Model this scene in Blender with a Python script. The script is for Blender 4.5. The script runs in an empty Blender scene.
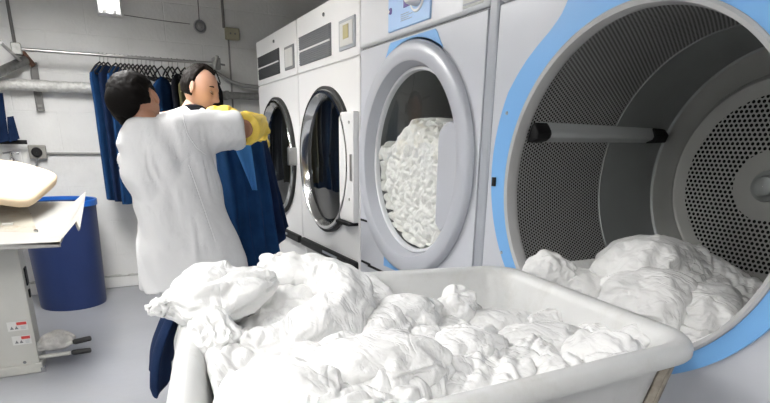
import bpy, bmesh, math, random
from math import sin, cos, pi, radians, sqrt, atan2, hypot
from mathutils import Vector, Matrix, noise, Euler
scene = bpy.context.scene
COL = scene.collection
random.seed(4)

# ------------------------------------------------------------------ camera
F, CX, CY, HC = 544.246, 385.0, 319.24, 1.3
RT = Vector((0.89142456, -0.45293934, 0.0144294)).normalized()
DN = Vector((-0.12748162, -0.28119594, -0.95114525)).normalized()
FW = Vector((0.43486858, 0.84603475, -0.30840641)).normalized()
cd = bpy.data.cameras.new('camera')
cam = bpy.data.objects.new('camera', cd)
COL.objects.link(cam)
m = Matrix((RT, -DN, -FW)).transposed().to_4x4()
m.translation = Vector((0, 0, HC))
cam.matrix_world = m
cd.sensor_width = 36.0
cd.lens = F / 770 * 36
cd.shift_y = (CY - 201.5) / 770
cd.clip_start = 0.02
scene.camera = cam


def at(px, py, X=None, Y=None, Z=None):
    """the point of the room seen at a pixel, on a plane of the room"""
    d = RT * ((px - CX) / F) + DN * ((py - CY) / F) + FW
    if X is not None:
        t = X / d.x
    elif Y is not None:
        t = Y / d.y
    else:
        t = (Z - HC) / d.z
    return Vector((0, 0, HC)) + d * t


# --------------------------------------------------------------- materials
def mat(name, col, rough=0.5, metal=0.0, var=0.0, vscale=6.0, bump=0.0, bscale=60.0, spec=0.5,
        dirt=None, dirt_amt=0.0, dscale=3.0, coat=0.0, sss=0.0):
    M = bpy.data.materials.new(name)
    M.use_nodes = True
    N, L = M.node_tree.nodes, M.node_tree.links
    b = N['Principled BSDF']
    b.inputs['Base Color'].default_value = (*col, 1)
    b.inputs['Roughness'].default_value = rough
    b.inputs['Metallic'].default_value = metal
    b.inputs['Specular IOR Level'].default_value = spec
    b.inputs['Coat Weight'].default_value = coat
    if sss:
        b.inputs['Subsurface Weight'].default_value = sss
        b.inputs['Subsurface Radius'].default_value = (0.02, 0.012, 0.008)
        b.inputs['Subsurface Scale'].default_value = 0.3
    tc = N.new('ShaderNodeTexCoord')
    cur = None
    if var > 0:
        t = N.new('ShaderNodeTexNoise')
        t.inputs['Scale'].default_value = vscale
        t.inputs['Detail'].default_value = 6
        L.new(tc.outputs['Object'], t.inputs['Vector'])
        r = N.new('ShaderNodeMapRange')
        r.inputs['From Min'].default_value = 0.3
        r.inputs['From Max'].default_value = 0.7
        r.inputs['To Min'].default_value = 1 - var
        r.inputs['To Max'].default_value = 1 + var * 0.5
        L.new(t.outputs['Fac'], r.inputs['Value'])
        mx = N.new('ShaderNodeMix')
        mx.data_type = 'RGBA'
        mx.blend_type = 'MULTIPLY'
        mx.inputs[0].default_value = 1
        mx.inputs[6].default_value = (*col, 1)
        L.new(r.outputs['Result'], mx.inputs[7])
        cur = mx.outputs[2]
        L.new(cur, b.inputs['Base Color'])
    if dirt is not None:
        t = N.new('ShaderNodeTexNoise')
        t.inputs['Scale'].default_value = dscale
        t.inputs['Detail'].default_value = 8
        t.inputs['Roughness'].default_value = 0.7
        L.new(tc.outputs['Object'], t.inputs['Vector'])
        r = N.new('ShaderNodeMapRange')
        r.inputs['From Min'].default_value = 0.52
        r.inputs['From Max'].default_value = 0.72
        r.inputs['To Max'].default_value = dirt_amt
        L.new(t.outputs['Fac'], r.inputs['Value'])
        mx = N.new('ShaderNodeMix')
        mx.data_type = 'RGBA'
        L.new(r.outputs['Result'], mx.inputs[0])
        mx.inputs[6].default_value = (*col, 1)
        if cur:
            L.new(cur, mx.inputs[6])
        mx.inputs[7].default_value = (*dirt, 1)
        L.new(mx.outputs[2], b.inputs['Base Color'])
    if bump > 0:
        t = N.new('ShaderNodeTexNoise')
        t.inputs['Scale'].default_value = bscale
        t.inputs['Detail'].default_value = 5
        L.new(tc.outputs['Object'], t.inputs['Vector'])
        bp = N.new('ShaderNodeBump')
        bp.inputs['Strength'].default_value = bump
        bp.inputs['Distance'].default_value = 0.01
        L.new(t.outputs['Fac'], bp.inputs['Height'])
        L.new(bp.outputs['Normal'], b.inputs['Normal'])
    return M


def emit(name, col, s):
    M = bpy.data.materials.new(name)
    M.use_nodes = True
    b = M.node_tree.nodes['Principled BSDF']
    b.inputs['Base Color'].default_value = (*col, 1)
    b.inputs['Emission Color'].default_value = (*col, 1)
    b.inputs['Emission Strength'].default_value = s
    return M


def block_wall_mat():
    """painted concrete blocks: large courses with shallow joints"""
    M = mat('painted_block', (0.74, 0.74, 0.73), 0.55, var=0.10, vscale=2.2, bump=0.25, bscale=45,
            dirt=(0.42, 0.42, 0.41), dirt_amt=0.25, dscale=2.0)
    N, L = M.node_tree.nodes, M.node_tree.links
    tc = [n for n in N if n.type == 'TEX_COORD'][0]
    sp = N.new('ShaderNodeSeparateXYZ')
    cb = N.new('ShaderNodeCombineXYZ')
    ad = N.new('ShaderNodeMath')
    L.new(tc.outputs['Object'], sp.inputs[0])
    L.new(sp.outputs[0], ad.inputs[0])
    L.new(sp.outputs[1], ad.inputs[1])
    L.new(ad.outputs[0], cb.inputs[0])
    L.new(sp.outputs[2], cb.inputs[1])
    br = N.new('ShaderNodeTexBrick')
    br.inputs['Scale'].default_value = 1
    br.inputs['Mortar Size'].default_value = 0.006
    br.inputs['Mortar Smooth'].default_value = 0.6
    br.inputs['Brick Width'].default_value = 0.6
    br.inputs['Row Height'].default_value = 0.3
    L.new(cb.outputs[0], br.inputs['Vector'])
    old = [n for n in N if n.type == 'BUMP'][0]
    b2 = N.new('ShaderNodeBump')
    b2.invert = True
    b2.inputs['Strength'].default_value = 0.35
    b2.inputs['Distance'].default_value = 0.01
    L.new(br.outputs['Fac'], b2.inputs['Height'])
    L.new(old.outputs['Normal'], b2.inputs['Normal'])
    L.new(b2.outputs['Normal'], N['Principled BSDF'].inputs['Normal'])
    return M


def perforated(name, metal_col, hole_col, pitch, radius, rough, rmin=None, rmax=None):
    """metal sheet with staggered round holes; pattern in metres from the UV map"""
    M = mat(name, metal_col, rough, 0.45, var=0.12, vscale=5)
    N, L = M.node_tree.nodes, M.node_tree.links
    b = N['Principled BSDF']
    src = b.inputs['Base Color'].links[0].from_socket
    uv = N.new('ShaderNodeUVMap')
    uv.uv_map = 'UVMap'
    sp = N.new('ShaderNodeSeparateXYZ')
    L.new(uv.outputs[0], sp.inputs[0])

    def mth(op, a, bb=None):
        n = N.new('ShaderNodeMath')
        n.operation = op
        for i, s in enumerate((a, bb)):
            if s is None:
                continue
            if isinstance(s, (int, float)):
                n.inputs[i].default_value = s
            else:
                L.new(s, n.inputs[i])
        return n.outputs[0]

    def grid(off):
        u = mth('ADD', mth('DIVIDE', sp.outputs[0], pitch), off)
        v = mth('ADD', mth('DIVIDE', sp.outputs[1], pitch * 1.732), off)
        fu = mth('MULTIPLY', mth('SUBTRACT', mth('FRACT', u), 0.5), pitch)
        fv = mth('MULTIPLY', mth('SUBTRACT', mth('FRACT', v), 0.5), pitch * 1.732)
        return mth('SQRT', mth('ADD', mth('MULTIPLY', fu, fu), mth('MULTIPLY', fv, fv)))
    d = mth('MINIMUM', grid(0.0), grid(0.5))
    h = mth('LESS_THAN', d, radius)
    if rmax:
        rr = mth('SQRT', mth('ADD', mth('MULTIPLY', sp.outputs[0], sp.outputs[0]),
                             mth('MULTIPLY', sp.outputs[1], sp.outputs[1])))
        h = mth('MULTIPLY', h, mth('MULTIPLY', mth('LESS_THAN', rr, rmax), mth('GREATER_THAN', rr, rmin)))
    mx = N.new('ShaderNodeMix')
    mx.data_type = 'RGBA'
    L.new(h, mx.inputs[0])
    L.new(src, mx.inputs[6])
    mx.inputs[7].default_value = (*hole_col, 1)
    L.new(mx.outputs[2], b.inputs['Base Color'])
    L.new(mth('MULTIPLY', mth('SUBTRACT', 1.0, h), 0.45), b.inputs['Metallic'])
    L.new(mth('SUBTRACT', 0.5, mth('MULTIPLY', h, 0.5)), b.inputs['Specular IOR Level'])
    return M


def glass_mat(name, tint, gl=1.0, ior=1.5):
    M = bpy.data.materials.new(name)
    M.use_nodes = True
    N, L = M.node_tree.nodes, M.node_tree.links
    N.remove(N['Principled BSDF'])
    out = N['Material Output']
    t = N.new('ShaderNodeBsdfTransparent')
    t.inputs[0].default_value = (*tint, 1)
    g = N.new('ShaderNodeBsdfGlossy')
    g.inputs['Roughness'].default_value = 0.02
    f = N.new('ShaderNodeLayerWeight')
    f.inputs['Blend'].default_value = 0.5
    pw = N.new('ShaderNodeMath')
    pw.operation = 'POWER'
    pw.inputs[1].default_value = 5.0
    L.new(f.outputs['Facing'], pw.inputs[0])
    mu = N.new('ShaderNodeMath')
    mu.operation = 'MULTIPLY_ADD'
    mu.inputs[1].default_value = 0.9 * gl
    mu.inputs[2].default_value = 0.05 * gl
    mu.use_clamp = True
    L.new(pw.outputs[0], mu.inputs[0])
    mx = N.new('ShaderNodeMixShader')
    L.new(mu.outputs[0], mx.inputs[0])
    L.new(t.outputs[0], mx.inputs[1])
    L.new(g.outputs[0], mx.inputs[2])
    L.new(mx.outputs[0], out.inputs[0])
    return M


WALL = block_wall_mat()
CEIL = mat('ceiling_paint', (0.28, 0.28, 0.275), 0.8, var=0.08)
FLOOR = mat('floor_paint', (0.30, 0.31, 0.335), 0.28, var=0.12, vscale=1.6, bump=0.05, bscale=30,
            dirt=(0.30, 0.30, 0.30), dirt_amt=0.45, dscale=4)
GRIME = mat('grimy_trim', (0.52, 0.52, 0.50), 0.7, var=0.2, bump=0.4, dirt=(0.10, 0.09, 0.05), dirt_amt=0.9, dscale=14)
WHITE_ENAMEL = mat('white_enamel', (0.83, 0.83, 0.83), 0.3, var=0.03, vscale=2)
GREY_ENAMEL = mat('grey_enamel', (0.57, 0.585, 0.63), 0.3, var=0.03, vscale=2)
PALE_ENAMEL = mat('pale_enamel', (0.70, 0.71, 0.74), 0.28, var=0.02, vscale=2)
MID_GREY = mat('mid_grey_plastic', (0.36, 0.38, 0.42), 0.38)
DARK_GREY = mat('dark_grey_plastic', (0.16, 0.165, 0.175), 0.5)
BLUE_BAND = mat('sky_blue_plastic', (0.19, 0.43, 0.78), 0.35)
LIGHT_BLUE = mat('pale_blue_panel', (0.40, 0.60, 0.90), 0.35)
PURPLE = mat('purple_print', (0.13, 0.09, 0.38), 0.4)
LIPM = mat('lip_plastic', (0.47, 0.47, 0.475), 0.4)
BLACK = mat('black_plastic', (0.010, 0.010, 0.011), 0.5, spec=0.25)
RUBBER = mat('black_rubber', (0.02, 0.02, 0.02), 0.7)
CHROME = mat('chrome', (0.72, 0.72, 0.72), 0.16, 1.0)
STEEL = mat('dull_steel', (0.45, 0.45, 0.44), 0.35, 1.0, var=0.15, vscale=9)
GALV = mat('galvanised_steel', (0.28, 0.28, 0.27), 0.45, 0.6, var=0.25, vscale=30)
FOIL = mat('foil_lagging', (0.62, 0.62, 0.60), 0.5, 0.25, var=0.25, vscale=35, bump=0.9, bscale=50)
DARK_STEEL = mat('drum_steel', (0.27, 0.285, 0.285), 0.42, 0.45, var=0.06)
PERF = perforated('perforated_drum_sheet', (0.36, 0.365, 0.365), (0.016, 0.012, 0.012), 0.0115, 0.0036, 0.42)
PERF_BACK = perforated('perforated_back_plate', (0.29, 0.29, 0.28), (0.006, 0.006, 0.006), 0.0168, 0.0056, 0.42, 0.112, 0.287)
LIFT = mat('lifter_metal', (0.50, 0.52, 0.53), 0.35, 0.35)
DRUM_SHINY = mat('polished_drum', (0.42, 0.42, 0.42), 0.25, 0.9, var=0.2, vscale=8)
VENT = mat('vent_grey', (0.17, 0.175, 0.19), 0.55)
VENT_DARK = mat('vent_charcoal', (0.055, 0.058, 0.062), 0.55)
DISPLAY = mat('lcd_olive', (0.36, 0.31, 0.12), 0.3)
PAPER = mat('printed_paper', (0.62, 0.62, 0.60), 0.6)
RED = mat('warning_red', (0.55, 0.05, 0.04), 0.5)
LINEN = mat('white_linen', (0.84, 0.84, 0.835), 0.9, bump=0.04, bscale=260, spec=0.15)
LINEN_CREAM = mat('offwhite_towelling', (0.86, 0.855, 0.825), 0.95, bump=0.08, bscale=180, spec=0.1)
TUB = mat('grey_white_polyethylene', (0.71, 0.715, 0.71), 0.42, var=0.05, bump=0.05, dirt=(0.47, 0.45, 0.40), dirt_amt=0.35, dscale=9, spec=0.4)
POST = mat('worn_galvanised', (0.40, 0.36, 0.30), 0.6, 0.4, var=0.35, vscale=40, bump=0.3)
TUNIC = mat('white_cotton', (0.68, 0.68, 0.685), 0.9, bump=0.08, bscale=300, spec=0.15)
TROUSER = mat('pale_grey_cotton', (0.55, 0.55, 0.56), 0.9, spec=0.15)
NAVY = mat('navy_cotton', (0.010, 0.022, 0.062), 0.9, var=0.3, vscale=12, bump=0.2, bscale=200, spec=0.1)
ROYAL = mat('royal_blue_cotton', (0.012, 0.047, 0.135), 0.9, var=0.25, vscale=10, bump=0.2, bscale=200, spec=0.1)
SKYB = mat('light_blue_cotton', (0.055, 0.19, 0.47), 0.9, spec=0.1)
DARKC = mat('black_cotton', (0.012, 0.013, 0.018), 0.9, spec=0.1)
OLIVE = mat('olive_cotton', (0.13, 0.12, 0.06), 0.9, spec=0.1)
SKIN_W = mat('skin_tan', (0.40, 0.20, 0.125), 0.5, sss=0.1)
SKIN_M = mat('skin_fair', (0.50, 0.285, 0.20), 0.5, sss=0.1)
HAIR = mat('black_hair', (0.007, 0.006, 0.0055), 0.65, bump=0.15, bscale=70, spec=0.06)
HAIR_M = mat('dark_brown_hair', (0.008, 0.006, 0.005), 0.6, spec=0.1, bump=0.2, bscale=120)
EYE = mat('eye_white', (0.7, 0.68, 0.65), 0.2)
GLOVE = mat('yellow_rubber', (0.83, 0.60, 0.09), 0.5, var=0.06, vscale=20, bump=0.15, bscale=80)
BIN = mat('blue_plastic', (0.012, 0.030, 0.12), 0.42, var=0.08)
BINRIM = mat('bright_blue_plastic', (0.012, 0.13, 0.55), 0.35)
CREAM = mat('cream_padding', (0.66, 0.53, 0.38), 0.85, var=0.06, vscale=5, bump=0.1, bscale=150, spec=0.1)
TRAYM = mat('tray_enamel', (0.35, 0.345, 0.33), 0.4, var=0.12, vscale=5, dirt=(0.30, 0.24, 0.16), dirt_amt=0.5, dscale=7)
CABM = mat('cabinet_enamel', (0.50, 0.50, 0.47), 0.45, var=0.08, dirt=(0.40, 0.38, 0.33), dirt_amt=0.3)
RAG = mat('grey_rag_cloth', (0.47, 0.46, 0.44), 0.95, var=0.3, vscale=25, bump=0.5, bscale=70)
BOX = mat('old_ivory_box', (0.40, 0.37, 0.26), 0.6)
BOXGREY = mat('cast_grey_box', (0.26, 0.25, 0.23), 0.6, var=0.2, vscale=25)
WOOD = mat('brown_wood', (0.11, 0.05, 0.03), 0.7, var=0.3, vscale=20)
CABLE = mat('grey_cable', (0.26, 0.26, 0.25), 0.6)
DARKCAB = mat('dark_conduit', (0.16, 0.155, 0.15), 0.5)
TUBE_LIGHT = emit('fluorescent_tube', (1.0, 0.98, 0.95), 9.0)
GLASS = glass_mat('door_glass', (0.93, 0.94, 0.94), 1.0)
GLASS_DARK = glass_mat('smoked_door_glass', (0.30, 0.32, 0.34), 1.5)


def add_creases(M, scale=26.0, strength=.55, dist=.012):
    """small creases of unironed cloth: thin ridges along warped noise"""
    N, L = M.node_tree.nodes, M.node_tree.links
    b = N['Principled BSDF']
    tc = [n for n in N if n.type == 'TEX_COORD'][0]
    old = [n for n in N if n.type == 'BUMP']
    mp = N.new('ShaderNodeMapping')
    mp.inputs['Rotation'].default_value = (.5, .3, .7)
    mp.inputs['Scale'].default_value = (1, .5, .9)
    L.new(tc.outputs['Object'], mp.inputs[0])
    hs = None
    for sc_, w_ in ((scale, 1.0), (scale * 2.1, .25)):
        t = N.new('ShaderNodeTexNoise')
        t.inputs['Scale'].default_value = sc_
        t.inputs['Detail'].default_value = 2
        t.inputs['Distortion'].default_value = 1.4
        L.new(mp.outputs[0], t.inputs['Vector'])
        a = N.new('ShaderNodeMath')
        a.operation = 'SUBTRACT'
        a.inputs[1].default_value = .5
        L.new(t.outputs['Fac'], a.inputs[0])
        c = N.new('ShaderNodeMath')
        c.operation = 'ABSOLUTE'
        L.new(a.outputs[0], c.inputs[0])
        d = N.new('ShaderNodeMath')
        d.operation = 'MULTIPLY_ADD'
        d.inputs[1].default_value = 4 * w_
        L.new(c.outputs[0], d.inputs[0])
        if hs:
            L.new(hs, d.inputs[2])
        else:
            d.inputs[2].default_value = 0
        hs = d.outputs[0]
    bp = N.new('ShaderNodeBump')
    bp.inputs['Strength'].default_value = strength
    bp.inputs['Distance'].default_value = dist
    L.new(hs, bp.inputs['Height'])
    if old:
        L.new(old[0].outputs['Normal'], bp.inputs['Normal'])
    L.new(bp.outputs['Normal'], b.inputs['Normal'])


add_creases(LINEN, 14, .30, .012)
add_creases(LINEN_CREAM, 20, .2)
add_creases(TUNIC, 5, .10, .02)
add_creases(ROYAL, 7, .12, .02)
add_creases(NAVY, 7, .12, .02)


# ------------------------------------------------------------ mesh builders
class MB:
    def __init__(s):
        s.bm = bmesh.new()

    def box(s, lo, hi, M=None):
        vs = []
        for k in range(8):
            p = Vector((hi[0] if k & 1 else lo[0], hi[1] if k & 2 else lo[1], hi[2] if k & 4 else lo[2]))
            vs.append(s.bm.verts.new(M @ p if M else p))
        for f in ((0, 2, 3, 1), (4, 5, 7, 6), (0, 1, 5, 4), (2, 6, 7, 3), (0, 4, 6, 2), (1, 3, 7, 5)):
            s.bm.faces.new([vs[i] for i in f])
        return s

    def tube(s, pts, rad, n=14, flat=None, cap=True):
        """loft circles along a path; rad number or list; flat = (ratio, up) squashes along 'up'"""
        pts = [Vector(p) for p in pts]
        if not isinstance(rad, (list, tuple)):
            rad = [rad] * len(pts)
        rings = []
        up = None
        for i, p in enumerate(pts):
            a = pts[max(i - 1, 0)]
            b = pts[min(i + 1, len(pts) - 1)]
            t = (b - a).normalized()
            if up is None:
                up = Vector(flat[1]) if flat else (Vector((0, 0, 1)) if abs(t.z) < 0.9 else Vector((0, 1, 0)))
            if flat:
                up = Vector(flat[1])
            e1 = up.cross(t).normalized()
            e2 = t.cross(e1).normalized()
            up = e2
            k = flat[0] if flat else 1
            rings.append([s.bm.verts.new(p + rad[i] * (cos(2 * pi * j / n) * e1 + k * sin(2 * pi * j / n) * e2)) for j in range(n)])
        s.skin(rings, cap)
        return s

    def skin(s, rings, cap=True, closed=True):
        n = len(rings[0])
        for a, b in zip(rings, rings[1:]):
            for j in range(n if closed else n - 1):
                k = (j + 1) % n
                s.bm.faces.new((a[j], a[k], b[k], b[j]))
        if cap:
            s.bm.faces.new(rings[0][::-1])
            s.bm.faces.new(rings[-1])

    def lathe(s, prof, origin, axis='X', n=64, uv=None, arc=None):
        """profile of (distance along axis, radius); axis through origin"""
        o = Vector(origin)
        rings = []
        for a, r in prof:
            ring = []
            for j in range(n):
                t = 2 * pi * j / n
                if axis == 'X':
                    v = Vector((a, r * cos(t), r * sin(t)))
                elif axis == 'Y':
                    v = Vector((r * sin(t), a, r * cos(t)))
                else:
                    v = Vector((r * cos(t), r * sin(t), a))
                ring.append(s.bm.verts.new(o + v))
            rings.append(ring)
        s.skin(rings, cap=False)
        return s

    def prism(s, poly, d0, d1, axis='X'):
        def mk(p, d):
            if axis == 'X':
                return Vector((d, p[0], p[1]))
            if axis == 'Y':
                return Vector((p[0], d, p[1]))
            return Vector((p[0], p[1], d))
        a = [s.bm.verts.new(mk(p, d0)) for p in poly]
        b = [s.bm.verts.new(mk(p, d1)) for p in poly]
        s.skin([a, b])
        return s

    def ellipsoid(s, c, r, M=None, seg=24, rings=14):
        c = Vector(c)
        R = []
        for i in range(1, rings):
            ph = pi * i / rings
            R.append([])
            for j in range(seg):
                t = 2 * pi * j / seg
                v = Vector((r[0] * sin(ph) * cos(t), r[1] * sin(ph) * sin(t), r[2] * cos(ph)))
                if M:
                    v = M @ v
                R[-1].append(s.bm.verts.new(c + v))
        s.skin(R)
        return s

    def build(s, name, material, parent=None, smooth=True, bevel=0.0, seg=2, angle=35, fix=True):
        if fix:
            bmesh.ops.recalc_face_normals(s.bm, faces=s.bm.faces[:])
        me = bpy.data.meshes.new(name)
        s.bm.to_mesh(me)
        s.bm.free()
        return link(name, me, material, parent, smooth, bevel, seg, angle)


def root_loc(o):
    while o.parent:
        o = o.parent
    return o.location.copy()


def link(name, me, material, parent=None, smooth=True, bevel=0.0, seg=2, angle=35):
    o = bpy.data.objects.new(name, me)
    COL.objects.link(o)
    if material:
        me.materials.clear()
        me.materials.append(material)
    if parent:
        L = root_loc(parent)
        me.transform(Matrix.Translation(-L))
        o.parent = parent
    else:
        xs = [v.co for v in me.vertices]
        c = Vector(((min(v.x for v in xs) + max(v.x for v in xs)) / 2, (min(v.y for v in xs) + max(v.y for v in xs)) / 2, min(v.z for v in xs)))
        me.transform(Matrix.Translation(-c))
        o.location = c
    if smooth:
        for p in me.polygons:
            p.use_smooth = True
        try:
            me.set_sharp_from_angle(angle=radians(angle))
        except Exception:
            pass
    if bevel > 0:
        md = o.modifiers.new('bevel', 'BEVEL')
        md.width = bevel
        md.segments = seg
        md.limit_method = 'ANGLE'
        md.angle_limit = radians(40)
        md.harden_normals = False
    return o


def tag(o, label, cat, group=None):
    o['label'] = label
    o['category'] = cat
    if group:
        o['group'] = group
    return o


def thing(name, loc, label, cat, group=None):
    o = bpy.data.objects.new(name, None)
    COL.objects.link(o)
    o.empty_display_size = 0.1
    o.location = loc
    return tag(o, label, cat, group)


def struct(o):
    o['kind'] = 'structure'
    return o


def stuff(o):
    o['kind'] = 'stuff'
    return o


def fused(mb, voxel, smooth=4, factor=0.5):
    """fuse the closed shapes of a builder into one continuous skin"""
    bmesh.ops.recalc_face_normals(mb.bm, faces=mb.bm.faces[:])
    me = bpy.data.meshes.new('tmp')
    mb.bm.to_mesh(me)
    mb.bm.free()
    o = bpy.data.objects.new('tmp', me)
    COL.objects.link(o)
    r = o.modifiers.new('r', 'REMESH')
    r.mode = 'VOXEL'
    r.voxel_size = voxel
    if smooth:
        sm = o.modifiers.new('s', 'SMOOTH')
        sm.factor = factor
        sm.iterations = smooth
    dg = bpy.context.evaluated_depsgraph_get()
    dg.update()
    res = bpy.data.meshes.new_from_object(o.evaluated_get(dg))
    bpy.data.objects.remove(o)
    bpy.data.meshes.remove(me)
    return res


def displace(me, fn):
    me.update()
    ns = [v.normal.copy() for v in me.vertices]
    for v, n in zip(me.vertices, ns):
        v.co = v.co + n * fn(v.co, n)
    me.update()


def nz(p, s, off=0.0):
    return noise.noise(Vector((p[0] * s + off, p[1] * s - off * 1.7, p[2] * s + off * 0.6)))


def folds(p, seed, scale=9.0, amp=0.02, stretch=None):
    """crumpled cloth: rounded bulges meeting in sharp creases, at three sizes"""
    q = Vector(p)
    w = Vector((nz(q, scale * 0.45, seed), nz(q, scale * 0.45, seed + 7.1), nz(q, scale * 0.45, seed + 13.3)))
    q = q + w * (0.55 / scale)
    if stretch:
        M = stretch
        q = M @ q
    h = 0.0
    for k, (f, a) in enumerate(((1.0, 1.0), (2.1, 0.55), (4.3, 0.28), (8.0, 0.12))):
        h += a * (min(abs(nz(q, scale * f, seed + 3.7 * k)) * 2.4, 1.0) - 0.45)
    return h * amp


def smoothstep(a, b, x):
    t = max(0.0, min(1.0, (x - a) / (b - a)))
    return t * t * (3 - 2 * t)


# ------------------------------------------------------------------ the room
WY, WX, LX, FYY, CZ = 5.46, 2.62, -2.6, -2.6, 2.9
struct(MB().box((LX - .1, FYY - .1, -.1), (WX + .1, WY + .1, 0)).build('floor', FLOOR, smooth=False))
struct(MB().box((LX - .1, FYY - .1, CZ), (WX + .1, WY + .1, CZ + .1)).build('ceiling', CEIL, smooth=False))
for nm, lo, hi in (('wall_back', (LX - .1, WY, 0), (WX + .1, WY + .1, CZ)), ('wall_front', (LX - .1, FYY - .1, 0), (WX + .1, FYY, CZ)),
                   ('wall_left', (LX - .1, FYY, 0), (LX, WY, CZ)), ('wall_right', (WX, FYY, 0), (WX + .1, WY, CZ))):
    struct(MB().box(lo, hi).build(nm, WALL, smooth=False))
# low painted plinth with a grimy top edge along the back wall
struct(MB().box((LX, WY - .035, 0), (1.24, WY - .001, .098)).build('baseboard_back', WALL, smooth=False, bevel=.006))
g = MB()
n = 120
top, bot = [], []
for i in range(n + 1):
    x = LX + (1.24 - LX) * i / n
    top.append((x, .112 + .012 * nz((x, 0, 0), 14)))
    bot.append((x, .098))
vs = [[g.bm.verts.new((x, WY - .036 + .03 * k, z)) for x, z in row] for row, k in ((bot, 0), (top, 0), (top, 1), (bot, 1))]
g.skin(vs, cap=False, closed=False)
struct(g.build('trim_back', GRIME))


# ------------------------------------------------------------------ machines
def face_block(mb, y0, y1, z0, z1, cy, cz, R, x0, x1, n=96):
    """a cabinet block from x0 back to x1 with a round hole of radius R through it"""
    ang = [2 * pi * k / n for k in range(n)]
    for yy in (y0, y1):
        for zz in (z0, z1):
            ang.append(atan2(zz - cz, yy - cy) % (2 * pi))
    ang = sorted(set(round(a, 5) for a in ang))

    def edge(a):
        c, s_ = cos(a), sin(a)
        t = 1e9
        if c > 1e-6:
            t = min(t, (y1 - cy) / c)
        if c < -1e-6:
            t = min(t, (y0 - cy) / c)
        if s_ > 1e-6:
            t = min(t, (z1 - cz) / s_)
        if s_ < -1e-6:
            t = min(t, (z0 - cz) / s_)
        return (cy + c * t, cz + s_ * t)
    outer = [edge(a) for a in ang]
    inner = [(cy + R * cos(a), cz + R * sin(a)) for a in ang]
    mk = lambda L, x: [mb.bm.verts.new((x, *p)) for p in L]
    r = [mk(inner, x1), mk(inner, x0), mk(outer, x0), mk(outer, x1)]
    mb.skin(r, cap=False)
    mb.skin([r[3], r[0]], cap=False)
    return mb


def arc_poly(cy, cz, R, a0, a1, n=40):
    return [(cy + R * cos(a0 + (a1 - a0) * k / n), cz + R * sin(a0 + (a1 - a0) * k / n)) for k in range(n + 1)]


XF = 1.25


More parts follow.
